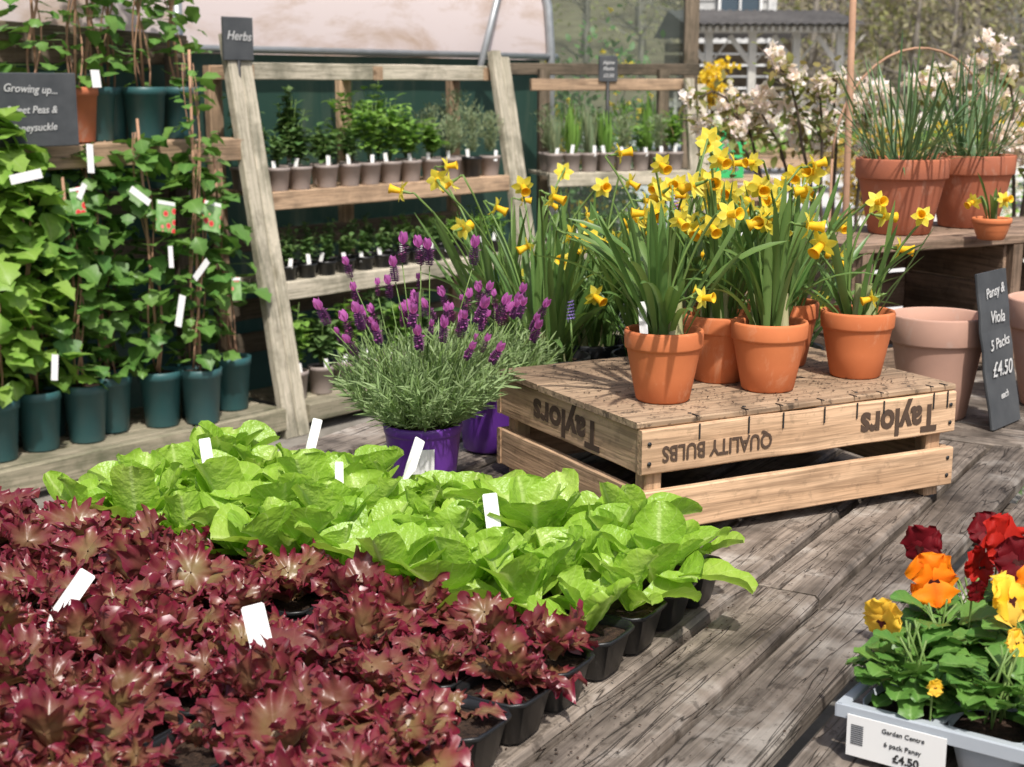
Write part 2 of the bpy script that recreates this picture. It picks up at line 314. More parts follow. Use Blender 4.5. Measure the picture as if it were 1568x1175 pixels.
# ------------------------------------------------------------------ camera, light, world
cam_d=bpy.data.cameras.new('camera'); cam=bpy.data.objects.new('camera',cam_d); scene.collection.objects.link(cam)
cam.location=(0,0,1.42); cam.rotation_euler=(math.radians(90-11.75),0,0); cam_d.sensor_width=36; cam_d.lens=50.5; cam_d.clip_end=1500; cam_d.clip_start=.05
cam_d.dof.use_dof=True; cam_d.dof.focus_distance=2.0; cam_d.dof.aperture_fstop=10
scene.camera=cam
sunv=Vector((.16,-.60,.95)).normalized()
sd=bpy.data.lights.new('sun','SUN'); sd.energy=4.5; sd.angle=math.radians(1.5); sd.color=(1,.96,.9)
so=bpy.data.objects.new('sun',sd); scene.collection.objects.link(so); so.rotation_euler=sunv.to_track_quat('Z','Y').to_euler(); so.location=(2,-4,8)
w=bpy.data.worlds.new("World"); scene.world=w; w.use_nodes=True; nt=w.node_tree; nt.nodes.clear()
sk=nt.nodes.new('ShaderNodeTexSky'); sk.sky_type='NISHITA'; sk.sun_disc=False; sk.sun_elevation=math.asin(sunv.z); sk.sun_rotation=math.atan2(sunv.x,sunv.y); sk.dust_density=4
bg=nt.nodes.new('ShaderNodeBackground'); bg.inputs[1].default_value=.14; ow=nt.nodes.new('ShaderNodeOutputWorld'); nt.links.new(sk.outputs[0],bg.inputs[0]); nt.links.new(bg.outputs[0],ow.inputs[0])
scene.view_settings.view_transform='Standard'; scene.view_settings.look='None'; scene.view_settings.exposure=0
# ------------------------------------------------------------------ frames of reference (on the ground plan)
F0=np.array([.29,1.82]); TA=np.array([.5107,.8598]); TT=np.array([-.8598,.5107])
def TB(t,a,z): p=F0+TT*t+TA*a; return np.array([p[0],p[1],z])
TA3=np.array([*TA,0]);TT3=np.array([*TT,0]);Z3=np.array([0,0,1.])
C0=np.array([.187,2.04]); CA=np.array([.889,.457]); CB=np.array([-.457,.889]); CA3=np.array([*CA,0]);CB3=np.array([*CB,0])
def CR(u,v,z): p=C0+CA*u+CB*v; return np.array([p[0],p[1],z])
RS=np.array([.641,.767]);RN=np.array([-.767,.641]);RS3=np.array([*RS,0]);RN3=np.array([*RN,0])
def RK(s,off,z): p=np.array([-.9,5.75])+RS*s+RN*off; return np.array([p[0],p[1],z])
# ------------------------------------------------------------------ ground, path
def sheet(name,pts,mat,z): 
    mb=MB(); v=np.array([(x,y,z) for x,y in pts]); mb.add(v,np.array([range(len(pts))]),0,None,v,False); return mb.build(name,[mat])
gm=plain('ground_gravel',(.27,.25,.22),.95,.5,14,.2,(.16,.145,.12),.6,.01)
sheet('ground',[(-400,-300),(400,-300),(400,700),(-400,700)],gm,0)
pm=plain('path_concrete',(.58,.57,.55),.9,.3,3,.2,(.49,.48,.46),.2,.004)
sheet('path',[(1.3,8.5),(7.5,8.5),(12,30),(17,46),(2,46),(1.6,20)],pm,.004)
# ------------------------------------------------------------------ table 1
def planks(mb,t0s,a0,a1,z,mat=0,th=.03):
    for (ta,tb) in t0s:
        tc=(ta+tb)/2; w=abs(tb-ta)
        cuts=[a0,a1] if U()<.4 else [a0,U(a0+.5,a1-.5),a1]
        for c0,c1 in zip(cuts[:-1],cuts[1:]):
            board(mb,TB(tc,c0+.001,z-th/2+U(-.003,0)),TB(tc,c1-.003,z-th/2+U(-.003,0)),TT3*w,Z3*th,mat,.006,14,.0014)
mb=MB()
edges=[-.98,-.85,-.72,-.60,-.47,-.345,-.212,-.105,0.0,.13,.26,.39,.52,.65,.78,.91,1.04]
prs=[(edges[i]+(.004),edges[i+1]-(.008 if edges[i+1]!=-.212 else .018)) for i in range(len(edges)-1)]
planks(mb,prs,-2.0,1.03,.75)
for a in (-1.6,-.4,.75): board(mb,TB(-.95,a,.68),TB(1.0,a,.68),TA3*.05,Z3*.07,0,.004)
for a in (-1.5,.7):
    for t in (-.85,.9): board(mb,TB(t,a,0),TB(t,a,.64),TA3*.08,TT3*.08,0)
mb.build('wooden_table',[M['table']])
mb=MB()
for i in range(9):
    a=1.05+.145*i
    board(mb,TB(-.9,a+.07,.734),TB(.85,a+.07,.734),TA3*.138,Z3*.03,0,.005,10)
for t in (-.8,.75):
    for a in (1.15,2.2): board(mb,TB(t,a,0),TB(t,a,.715),TA3*.07,TT3*.07,0)
mb.build('wooden_table',[M['table']])
mb=MB(); n=1800
t=U(-.6,.05,n);t[:700]=rng.normal(-.03,.025,700);a=U(-1.2,1.0,n); p=np.array([TB(t[i],a[i],.7515) for i in range(n)])
leaves(mb,p,azel(U(0,6.3,n),U(0,.5,n)),Z3,U(.001,.005,n),U(.0005,.0018,n),.3,0,P_oval,3,2)
n=1100; p=np.array([CR(U(.02,.59),U(.02,.44),.9385) for i in range(n)])
leaves(mb,p,azel(U(0,6.3,n),U(0,.7,n)),Z3,U(.001,.006,n),U(.0006,.0025,n),.3,0,P_oval,3,2)
mb.build('soil_crumbs',[M['soil']])
# ------------------------------------------------------------------ bulb crate (upside down)
def text(body,size,origin,x,y,mat,parent,name,xs=1.,bold=0.,align='CENTER',rot=0.,shear=0.):
    cu=bpy.data.curves.new(name,'FONT'); cu.body=body; cu.size=size; cu.align_x=align; cu.align_y='CENTER'; cu.offset=bold; cu.resolution_u=3; cu.extrude=.0003; cu.shear=shear
    cu.materials.append(mat); ob=bpy.data.objects.new(name,cu); scene.collection.objects.link(ob)
    x=unit(x);y=unit(y);x,y=x*math.cos(rot)+y*math.sin(rot),y*math.cos(rot)-x*math.sin(rot);z=np.cross(x,y)
    m=Matrix([[x[i]*xs,y[i],z[i],origin[i]] for i in range(3)]+[[0,0,0,1]])
    ob.parent=parent
    if parent is not None: ob.matrix_parent_inverse=Matrix.Translation(-Vector(parent.location))
    ob.matrix_basis=m
    return ob
cr=empty('wooden_bulb_crate',tuple(CR(.305,.23,.75)))
Lc,Wc,zt=.61,.46,.937
mb=MB()
vs=[0,.155,.31,.46]
for i in range(3):
    board(mb,CR(-.004,(vs[i]+vs[i+1])/2,zt-.005),CR(Lc+.004,(vs[i]+vs[i+1])/2,zt-.005),CB3*(vs[i+1]-vs[i]-.0015),Z3*.010,1,.002,6,.0008)
for z0,z1 in ((.858,.9255),(.768,.832)):
    zc=(z0+z1)/2;h=z1-z0
    for v in (-.0,Wc): board(mb,CR(0,v,zc),CR(Lc,v,zc),Z3*h,CB3*.013,0,.002,6,.001)
    for u in (.008,Lc-.008): board(mb,CR(u,.007,zc),CR(u,Wc-.007,zc),Z3*h,CA3*.013,0,.002,6,.001)
for u in (.03,Lc-.03):
    for v in (.022,Wc-.022): board(mb,CR(u,v,.75),CR(u,v,.926),CA3*.03,CB3*.03,0,.003,2)
mb.build('slats',[M['crate'],M['cratetop']],cr)
mb=MB()
for u in (.10,.19,.255,.335,.40,.455,.56,.59): 
    box(mb,CR(u,-.0078,.915),.0022,.0015,U(.018,.03),np.stack([CA3,CB3,Z3],-1),0,.0004); box(mb,CR(u,.004,zt+.0006),.0022,.018,.0014,np.stack([CA3,CB3,Z3],-1),0,.0004)
for u in (.012,.598):
    for z in (.785,.815,.875,.905): lathe(mb,[(0,0),(.0035,0),(.003,-.0015)],CR(u,-.0085,z),8,0,np.stack([CA3,Z3,-CB3],-1))
for u in (.1,.2,.3,.42,.53):
    for v in (.02,.16,.30,.44): lathe(mb,[(.003,0),(.003,.0008),(0,.0009)],CR(u,v,zt),8)
mb.build('nails',[M['dark']],cr)
text('QUALITY BULBS',.034,CR(.135,-.0075,.888),-CA3,-Z3,M['ink'],cr,'stencil_text',.82,.0006)
text('Taylors',.060,CR(.488,-.0075,.89),-CA3,-Z3,M['ink'],cr,'stencil_name',.88,.0022)
text('Taylors',.062,CR(.0005,.225,.89),CB3,-Z3,M['ink'],cr,'stencil_name_side',1.15,.0022)
# ------------------------------------------------------------------ pots
def potgeom(mb,c,R,H,mat=0,soil=1,wall=.006,rimh=.26,rimo=.07,seg=44,taper=.68,soild=.02):
    rb=R*taper; rs=R*(1-rimo); zr=H*(1-rimh); rm=rb+(rs-rb)*.98
    prof=[(0,.0),(rb-.003,0),(rb,.003),(rb+(rm-rb)*.5,zr*.5),(rm,zr-.002),(rm+.0005,zr),(R*.975,zr+.001),(R*.985,zr+.004),(R,H-.004),(R-.0015,H-.0005),(R-.004,H),(R-wall,H-.003),(R-wall-.002,H-soild-.01),(rb*.9,.01),(0,.01)]
    lathe(mb,prof,c,seg,mat)
    if soil is not None:
        c=np.array(c,float); n=10; rr=np.linspace(0,R-wall-.001,n); lathe(mb,[(r,H-soild+.002*math.sin(r*500)) for r in rr[::-1]],c,24,soil)
D=MB()
for k in range(6):
    a=k*pi/3; d=np.array([-.25,math.cos(a),math.sin(a)]); leaves(D,[(0,.002*math.cos(a),.002*math.sin(a))],[d],[(1,0,0)],.021,.0072,-.35 if k%2 else .3,.15,P_oval,5,3,0)
lathe(D,[(.0035,-.004),(.0048,.0),(.0058,.008),(.0068,.016),(.0095,.0215),(.0088,.0216),(.006,.016),(.0045,.004),(0,.003)],(0,0,0),12,1,np.array([[0,0,1],[1,0,0],[0,1,0.]]))
lathe(D,[(.0015,-.02),(.0022,-.015),(.0035,-.004)],(0,0,0),8,2,np.array([[0,0,1],[1,0,0],[0,1,0.]]))
D2=MB(); 
for (v,fs,m,cc,ww,s_) in D.ch: D2.ch.append((v,fs,{0:5,1:6,2:3}[m],cc,ww,s_))
def daffs(name,c,potR=.062,potH=.112,nl=30,nf=6,hl=(.14,.235),hf=(.18,.26),spread=.5,potmat='terra',pot=True,rroot=.032,fs=(.8,1.15),fl_=None):
    mb=MB(); c=np.array(c,float); base=c+Z3*(potH-.02)
    if pot: potgeom(mb,c,potR,potH,0,1)
    az=U(0,2*pi,nl); r=rroot*np.sqrt(U(0,1,nl)); o=base+np.stack([r*np.cos(az),r*np.sin(az),0*r],-1)
    az2=az+U(-.6,.6,nl); el=pi/2-U(.02,1,nl)**1.3*spread
    f=azel(az2,el); up=np.stack([-np.cos(az2),-np.sin(az2),0*az2+.2],-1)
    leaves(mb,o,f,up,U(*hl,nl)*1.08,U(.0046,.0074,nl),U(0,1.0,nl)**2.5*1.5,.35,P_strap,10,3,2,twist=1.0)
    for k in range(int(5*rroot/.03)):
        a=U(0,6.3); rr=rroot*U(.2,.9); q=base+np.array([rr*math.cos(a),rr*math.sin(a),-.005])
        lathe(mb,[(.009,0),(.0115,.008),(.008,.02),(.0065,.045),(.0055,.07)],q,9,7)
    lst=[None]*nf+(fl_ or [])
    for k,F_ in enumerate(lst):
        a=U(0,2*pi); rr=rroot*U(0,.8); q=base+np.array([rr*math.cos(a),rr*math.sin(a),0]); h=U(*hf); ln=spread*U(.0,1.1)
        tp=q+np.array([math.cos(a)*h*ln,math.sin(a)*h*ln,h])
        if F_ is not None: tp=base+np.array(F_,float); a=math.atan2(F_[1],F_[0])
        mid=(q+tp)/2+np.array([0,0,h*.06])-np.array([math.cos(a),math.sin(a),0])*h*ln*.15
        fa=U(-pi,0)*1.1+.15 if U()<.8 else U(0,pi)
        d=np.array([math.cos(fa),math.sin(fa),U(-.7,.3)]); d/=np.linalg.norm(d); sc=U(*fs)
        tt=np.linspace(0,1,8)[:,None]; pts=(1-tt)**2*q+2*tt*(1-tt)*(2*mid-(q+tp)/2)+tt**2*tp
        pts=np.vstack([pts,tp+d*.004+Z3*.002,tp+d*.009])
        tube(mb,pts,.0021,6,3)
        mb.inst(D2,frames(d[None]),tp+d*(.008+.02*sc),sc)
    return mb.build(name,[M[potmat],M['soil'],M['daffleaf'],M['stem'],M['cane'],M['daffyel'],M['dafforange'],M['daffbase']])
daffs('potted_daffodils',(.236,2.20,.9375),nl=38,nf=3,spread=.5,hf=(.17,.27),fl_=[(.03,-.05,.075),(.06,.0,.19)])
daffs('potted_daffodils',(.414,2.28,.9375),nl=32,nf=6,spread=.45,hf=(.14,.26))
daffs('potted_daffodils',(.582,2.39,.9375),nl=15,nf=2,hl=(.10,.20),hf=(.1,.2),spread=.8,fl_=[(.03,-.06,.055),(-.06,.0,.17),(.01,0,.18),(-.1,0,.15)])
daffs('potted_daffodils',(.345,2.355,.9375),nl=32,nf=11,hf=(.17,.30),spread=.5)
daffs('potted_daffodils',(.475,2.49,.9375),nl=30,nf=12,hf=(.16,.28),spread=.65)
daffs('potted_daffodils',(.28,2.47,.9375),nl=28,nf=10,hf=(.17,.31),spread=.6)
for (x,y,nf) in ((.07,2.78,11),(.17,2.95,10),(.28,2.8,9),(.0,2.98,9),(.40,2.93,12),(.55,2.88,12)):
    daffs('potted_daffodils',(x,y,.75),potR=.085,potH=.15,nl=70,nf=nf,hl=(.17,.31),hf=(.12,.37),spread=.65,potmat='black',rroot=.05)
mb=MB()
for (x,y,z) in ((.11,2.66,.99),(.26,2.60,1.17),(.30,2.64,1.19),(.33,2.66,1.16),(1.45,3.5,1.3)):
    tube(mb,[(x,y+.01,z-.14),(x+.003,y,z-.05),(x,y,z)],.002,6,0)
    n=60; k=np.arange(n)/n; a=k*40; r=.0060*(1-k*.75)
    o=np.stack([x+r*np.cos(a),y+r*np.sin(a),z+k*.038],-1)
    leaves(mb,o,azel(a,-.5+k*.5),Z3,.005,.0024,.6,0,P_round,3,3,1)
mb.build('grape_hyacinths',[M['stem'],leafmat('hyacinth_bell',(.18,.13,.38),(.2,.15,.42),(.25,.17,.42),.2,.5)])
# ------------------------------------------------------------------ labels
def label(name,c,w,h,yaw=0.,tilt=.2,roll=.0,mat='white'):
    mb=MB(); R=Matrix.Rotation(yaw,3,'Z')@Matrix.Rotation(roll,3,'Y')@Matrix.Rotation(tilt,3,'X'); R=np.array(R)
    c=np.array(c,float); V=[]
    pr=[(-.5,.46),(-.42,.5),(.42,.5),(.5,.46),(.5,-.9),(.12,-1.7),(-.12,-1.7),(-.5,-.9)]; m_=len(pr)
    for y in (-.0005,.0005):
        for (a,b) in pr: V.append((a*w,y+.003*math.sin(b*2.5),b*h))
    V=np.array(V); mb.add(V@R.T+c,[np.array([list(range(m_))[::-1]]),np.array([range(m_,2*m_)]),np.array([[i,(i+1)%m_,m_+(i+1)%m_,m_+i] for i in range(m_)])],0,None,V,False)
    return mb.build(name,[M[mat]])
for (x,y,z,w,h,yw,tl,rl) in ((-.026,1.77,.885,.019,.045,.1,-.25,-.1),(-.262,1.40,.868,.024,.055,.2,-.3,-.2),(-.49,1.54,.865,.02,.04,-.2,-.5,.5),(-.45,2.05,.89,.017,.042,.1,-.2,-.15),(-.30,2.13,.905,.015,.034,.2,-.2,.3),(-.142,2.09,.885,.018,.034,.5,-.3,.6),(-.24,1.93,.89,.012,.034,.4,-.2,.1),(.200,2.175,1.078,.013,.034,.2,-.05,-.05)):
    label('plant_label',(x,y,z),w,h,yw,tl,rl)
# ------------------------------------------------------------------ lettuces + trays
def cells(name,ts,as_,sp=.09):
    mb=MB(); T=MB(); Rz=np.stack([TA3,TT3,Z3],-1)
    lathe(T,[(0,0),(.027,0),(.029,.002),(.0385,.044),(.0425,.046),(.0435,.05),(.0425,.0515),(.0385,.050),(.037,.042)],(0,0,0),20,0,None,5.0)
    lathe(T,[(.0375,.041),(.025,.044),(.012,.042),(0,.045)],(0,0,0),20,1,None,5.0)
    ps=np.array([TB(t,a,.7525) for t in ts for a in as_]); mb.inst(T,Rz,ps,1.02)
    return mb.build(name,[M['black'],M['soil']]),ps
gts=[.045+.09*i for i in range(10)]; gas=[-.045-.09*i for i in range(4)]
_,gp=cells('seedling_tray',gts,gas)
rts=[.045+.09*i for i in range(12)]; ras=[-.415-.09*i for i in range(9)]
_,rp=cells('seedling_tray',rts,ras)
def upn(az,el): return np.stack([-np.cos(az)*np.sin(el),-np.sin(az)*np.sin(el),np.cos(el)],-1)
mb=MB()
for p in gp:
    nl=int(U(8,11)); k=np.arange(nl)/nl; az=np.arange(nl)*2.4+U(0,6); el=np.radians(42+46*k+U(-24,12,nl)); S=U(.8,1.28); L=U(.070,.108,nl)*(1-.12*k)*S
    o=p+np.array([U(-.008,.008),U(-.008,.008),.047])+azel(az,0*az)*.005
    leaves(mb,o,azel(az,el),upn(az,el),L,L*U(.28,.39,nl),U(-.2,1.2,nl),U(.2,.9,nl),P_spoon,15,9,0,ruf=U(.0008,.0036,nl),rf=1.7,quilt=.0016,twist=.45)
mb.build('green_lettuces',[M['lett']])
mb=MB()
for idx,p in enumerate(rp):
    i_,j_=divmod(idx,9)
    if (i_,j_) in ((2,4),(0,2),(1,5),(5,6),(3,1)): nlr,S0=(4,6),.62
    else: nlr,S0=(9,13),1.
    nl=int(U(*nlr)); k=np.arange(nl)/nl; az=np.arange(nl)*2.4+U(0,6); el=np.radians(22+60*k+U(-16,14,nl)); S=U(.75,1.15)*S0; L=U(.050,.078,nl)*(1-.15*k)*S
    o=p+np.array([U(-.008,.008),U(-.008,.008),.046])+azel(az,0*az)*.007+Z3*(k*.012)[:,None]
    frilly(mb,o,azel(az,el),upn(az,el),L,L*U(.42,.62,nl),U(-.5,1.5,nl),U(-.2,.7,nl),U(.0048,.0078,nl)*S)
mb.build('red_lettuces',[M['red']])
# ------------------------------------------------------------------ lavender
def lavender(name,c,S=1.0,ns=330,nfl=46,pm='purplepot',ex=()):
    mb=MB(); c=np.array(c,float); potgeom(mb,c,.066,.12,0,1,.002,.14,.05,40,.78,.012)
    base=c+Z3*.11; ang=U(0,2*pi,ns); sp=np.sqrt(U(0,1,ns)); el=pi/2-sp*1.15
    L=(.165-.035*sp)*U(.7,1.1,ns)*S
    O=[];Fd=[];tips=[]
    for i in range(ns):
        d=azel(ang[i],el[i]); q=base+np.array([math.cos(ang[i])*.04*sp[i],math.sin(ang[i])*.04*sp[i],0])
        tt=np.linspace(0,1,5)[:,None]; pts=q+d*L[i]*tt+Z3*(tt**2)*L[i]*.3*sp[i]
        if i%3==0: tube(mb,pts,.0009,4,3)
        m=15; kk=U(.2,1,m)[:,None]; P=q+d*L[i]*kk+Z3*kk**2*L[i]*.3*sp[i]; O.append(P); Fd.append(unit(unit(d+Z3*.5*sp[i])*1.1+rdir(m)*.9)); tips.append(pts[-1])
    O=np.concatenate(O);Fd=np.concatenate(Fd); n=len(O)
    leaves(mb,O,Fd,rdir(n),U(.015,.034,n),U(.0011,.0021,n),U(-.3,.5,n),.3,P_needle,4,3,2)
    H=MB(); n=70; k=np.arange(n)/n; a=k*55; r=.0045*np.sin(pi*(.15+.75*k))+.0008
    leaves(H,np.stack([r*.6*np.cos(a),r*.6*np.sin(a),k*.024],-1),azel(a,.5+0*a),Z3,.0050,.0022,.3,0,P_round,3,3,4)
    a=np.array([0,1.6,3.2,4.8])+.3; leaves(H,np.tile([0,0,.023],(4,1)),azel(a,1.0+0*a),-azel(a,0*a),.0185,.0060,-.6,.2,P_oval,5,3,5)
    a=U(0,6,7); leaves(H,np.stack([0*a,0*a,U(.006,.02,7)],-1)+azel(a,0*a)*.004,azel(a,.3+0*a),Z3,.006,.0022,.2,.2,P_oval,3,3,5)
    lst=[None]*nfl+list(ex)
    for e in lst:
        an=U(0,2*pi); s_=math.sqrt(U(0,1)); q=base+azel(np.array([an]),np.array([pi/2-s_*1.0]))[0]*.11*S
        d=unit(azel(np.array([an]),np.array([pi/2-s_*.75]))[0]); h=U(.04,.12)*S*(1 if U()<.7 else 1.4)
        tip=q+d*h+Z3*.02*s_
        if e is not None: tip=base+np.array(e,float); q=base+np.array(e,float)*.5; d=unit(tip-q)
        tube(mb,[q,(q+tip)/2+rdir(1)[0]*.004,tip],.0009,4,3)
        mb.inst(H,frames(unit(d+Z3*.6+rdir(1)[0]*.25)[None],(1,0.2,0))[:,:,[1,2,0]],tip,U(.65,1.3) if e is None else 1.25)
    return mb.build(name,[M[pm],M['soil'],M['lavleaf'],M['stem'],M['lavhead'],M['lavpet']])
lv=lavender('potted_lavender',(-.148,2.32,.7525),.97,350,46,ex=((-.15,-.02,.175),(-.115,.0,.15),(.12,.0,.18),(.0,0,.27),(-.03,0,.275),(.085,0,.27)))
lavender('potted_lavender',(-.04,2.62,.7525),.75,190,12)
mb=MB(); 
a0=-pi/2+.05; ang=np.linspace(a0-.32,a0+.32,8); r0,r1=.0565,.0625
V=[(-.148+r*math.cos(a),2.32+r*math.sin(a),z) for z,r in ((.795,r0+.0018),(.84,r1-.0012)) for a in ang]
mb.add(V,gridf(2,8)); mb.build('price_sticker',[M['white']],lv)
# ------------------------------------------------------------------ pansy pack
def pansyT(m):
    T=MB()
    for (a,L,W,zo) in ((62,.026,.018,-.004),(118,.026,.018,-.003),(178,.023,.0155,0),(2,.023,.0155,.001),(-90,.024,.019,.003)):
        r=math.radians(a+U(-8,8)); leaves(T,[(zo,0,0)],[(.35+U(-.15,.35),math.cos(r),math.sin(r))],[(1,0,0)],L,W*U(.9,1.1),U(.2,1.3),-U(.0,.3),P_round,9,11,m,ruf=.0032,rf=1.7)
    leaves(T,[(.0035,0,0)]*3,[(.3,math.cos(a),math.sin(a)) for a in (-1.57,-.2,3.34)],[(1,0,0)],[.008,.006,.006],.0028,.3,0,P_oval,3,3,5)
    return T
pk=empty('pansy_pack',tuple(TB(-.17,-.55,.75)))
Px=np.array([.82,-.573,0]); Py=np.array([.573,.82,0]); P0=np.array([.341,1.36,0.])
def PP(x,y,z): q=P0+Px*x+Py*y; return np.array([q[0],q[1],z])
mb=MB(); Rp=np.stack([Px,Py,Z3],-1)
for i in range(4):
    for j in range(3):
        c=PP(.046+.088*i,.046+.088*j,.752)
        lathe(mb,[(0,0),(.026,0),(.028,.002),(.040,.052),(.0385,.052),(.036,.04),(0,.042)],c,24,0,Rp,5.0)
        lathe(mb,[(.037,.044),(.015,.047),(0,.046)],c,20,1,Rp,5.0)
Wp,Dp=.356,.268
for (a,b) in (((-.004,-.002),(Wp,-.002)),((-.004,Dp),(Wp,Dp)),((-.004,.088),(Wp,.088)),((-.004,.178),(Wp,.178))):
    board(mb,PP(a[0],a[1],.8055),PP(b[0],b[1],.8055),Py*.011,Z3*.004,0,.0015,4,.0004)
for x in (-.004,.09,.178,.266,Wp): board(mb,PP(x,-.006,.8050),PP(x,Dp+.004,.8050),Px*.011,Z3*.0038,0,.0015,4,.0004)
board(mb,PP(-.009,-.008,.800),PP(Wp,-.008,.800),Py*.0015,Z3*.014,0,.0005,4,.0002); board(mb,PP(-.010,-.008,.7998),PP(-.010,Dp,.7998),Px*.0015,Z3*.014,0,.0005,4,.0002)
mb.build('tray',[M['greytray'],M['soil']],pk)
mb=MB(); board(mb,PP(.004,-.0105,.778),PP(.105,-.0105,.778),Z3*.044,Py*.0012,0,.0003,1,0); mb.build('price_card',[M['white']],pk)
text('£4.50',.012,PP(.066,-.0115,.765),Px,Z3,M['dark'],pk,'price_text',1,.0003)
text('6 pack Pansy',.0074,PP(.062,-.0115,.7775),Px,Z3,M['dark'],pk,'pack_text',1)
text('Garden Centre',.0070,PP(.062,-.0115,.791),Px,Z3,M['dark'],pk,'shop_text',1)
text('||||||||||',.014,PP(.014,-.0115,.780),Z3,-Px,M['dark'],pk,'barcode',.6)
mb=MB()
for i in range(4):
    for j in range(3):
        c=PP(.046+.088*i,.046+.088*j,.80); n=64; az=U(0,6.3,n); rr=.042*np.sqrt(U(0,1,n)); hh=U(.0,.085,n)*(1-.45*rr/.042)
        if j==0 and i<2: hh=.012+hh*.7; rr=rr*.8
        o=c+azel(az,0*az)*rr[:,None]*.9+Z3*hh[:,None]; el=U(-.15 if j==0 else -.25,.95,n)
        L=U(.030,.048,n)*(.85 if j==0 else 1); leaves(mb,o,azel(az,el),upn(az,el),L,L*.40,U(.1,1.0,n),.25,P_spoon,9,7,0,ruf=.0014,rf=3,quilt=.0008)
        for q in range(8): tube(mb,[c+azel(U(0,6),0)*.01,c+Z3*.04+rdir(1)[0]*.016,c+Z3*.07+rdir(1,0)[0]*.02],.0012,5,6)
for (x,y,D_,m,s,dx,dz) in ((1411,838,1.66,2,1.05,-.9,.1),(1500,868,1.62,3,.95,.6,.0),(1538,830,1.6,3,1.3,.5,.1),(1428,888,1.56,1,1.2,.1,-.1),(1352,950,1.50,4,1.0,-.8,-.35),(1545,918,1.48,4,1.15,.7,.3),(1512,815,1.68,2,1.0,.3,.5),(1560,860,1.55,2,1.1,-.4,.2),(1432,1053,1.40,4,.35,.0,-.2),(1555,985,1.41,4,.6,.8,.1),(1590,900,1.5,1,1.,0,.2),(1640,950,1.45,4,1,.2,.3),(1495,905,1.5,2,.5,.2,-.3)):
    d=unit(np.array([dx,-1,dz+U(-.1,.2)])); u_=(x-784)/2200;v_=(y-587.5)/2200
    p=np.array([u_*D_,(.979-v_*.2036)*D_,1.42-(.2036+.979*v_)*D_]); mb.inst(pansyT(m),frames(d[None]),p,s)
    tube(mb,[p-d*.002,p-d*.008-Z3*.01,p-d*.01-Z3*.05,p-d*.005-Z3*.08],.0012,5,6)
mb.build('pansies',[M['pansyleaf'],M['p_or'],M['p_rd'],M['p_sc'],M['p_ye'],M['p_ct'],M['stem']],pk)
# ------------------------------------------------------------------ display stand, big pots, slate
SB=np.array([.78,3.19]); 
def ST(u,v,z): p=SB+CA*u+CB*v; return np.array([p[0],p[1],z])
mb=MB()
for i in range(4): board(mb,ST(-.03,.04+.09*i,1.06),ST(.95,.04+.09*i,1.06),CB3*.086,Z3*.022,0,.003,6)
for u in (0,.46,.92):
    for k in range(3): board(mb,ST(u,.02,.80+.1*k),ST(u,.35,.80+.1*k),Z3*.095,CA3*.018,0,.003,3)
    for v in (.01,.35): board(mb,ST(u+.015,v,.751),ST(u+.015,v,1.049),CA3*.03,CB3*.03,0,.003,2)
for k in range(3): board(mb,ST(0,.36,.80+.1*k),ST(.93,.36,.80+.1*k),Z3*.09,CB3*.012,0,.003,5)
board(mb,ST(0,0,.80),ST(.93,0,.80),Z3*.06,CB3*.015,0,.003,5)
mb.build('wooden_display_crate',[M['standwood']])
def bigpot(name,c,R,H,mat,plant=None,tilt=None):
    mb=MB(); potgeom(mb,c,R,H,0,1 if plant else None,.01,.27,.08,56,.66,.025)
    if plant=='grass':
        n=105; az=U(0,6.3,n); r=R*.7*np.sqrt(U(0,1,n)); c=np.array(c,float); o=c+Z3*(H-.02)+azel(az,0*az)*r[:,None]
        az2=az+U(-.8,.8,n); el=pi/2-U(0,1,n)**1.1*1.15; leaves(mb,o,azel(az2,el),np.stack([np.cos(az2),np.sin(az2),.2+0*az2],-1)*-1,U(.12,.32,n),U(.0018,.0034,n),U(-.6,1.2,n),.3,P_strap,9,3,2)
    return mb.build(name,[M[mat],M['soil'],M['chive']])
bigpot('potted_bulb_foliage',(.93,3.455,1.072),.11,.178,'terraold','grass')
bigpot('potted_bulb_foliage',(1.145,3.62,1.072),.108,.178,'terraold','grass')
bigpot('empty_plant_pot',(.872,2.90,.7505),.098,.212,'terrapink')
bigpot('empty_plant_pot',(1.17,3.0,.7505),.12,.23,'terrapink')
daffs('potted_daffodils',(1.10,3.30,1.072),potR=.045,potH=.05,nl=6,nf=2,hl=(.06,.12),hf=(.05,.09),spread=.8,rroot=.01)
sl=empty('slate_price_board',(.99,2.82,.75))
sx=unit([.66,.75,0]); sy=unit([-.13,.10,1.]); sz=np.cross(sx,sy)
mb=MB(); c=np.array([.988,2.805,.752])+sy*.155; board(mb,c-sy*.155,c+sy*.155,sx*.135,sz*.009,0,.003,8,.0018); mb.build('slate',[M['slate']],sl)
sgn=sz if sz[1]<0 else -sz; tx=np.cross(sy,sgn)
for k,(tt,s_,r_) in enumerate((('Pansy &',.028,.08),('Viola',.034,-.05),('5 Packs',.030,.06),('£4.50',.042,-.04),('each',.02,.05))):
    text(tt,s_,c+sy*(.115-.052*k)+sgn*.0068,tx,sy,M['chalk'],sl,'chalk_line',1.0,.0002,'CENTER',r_,.25)
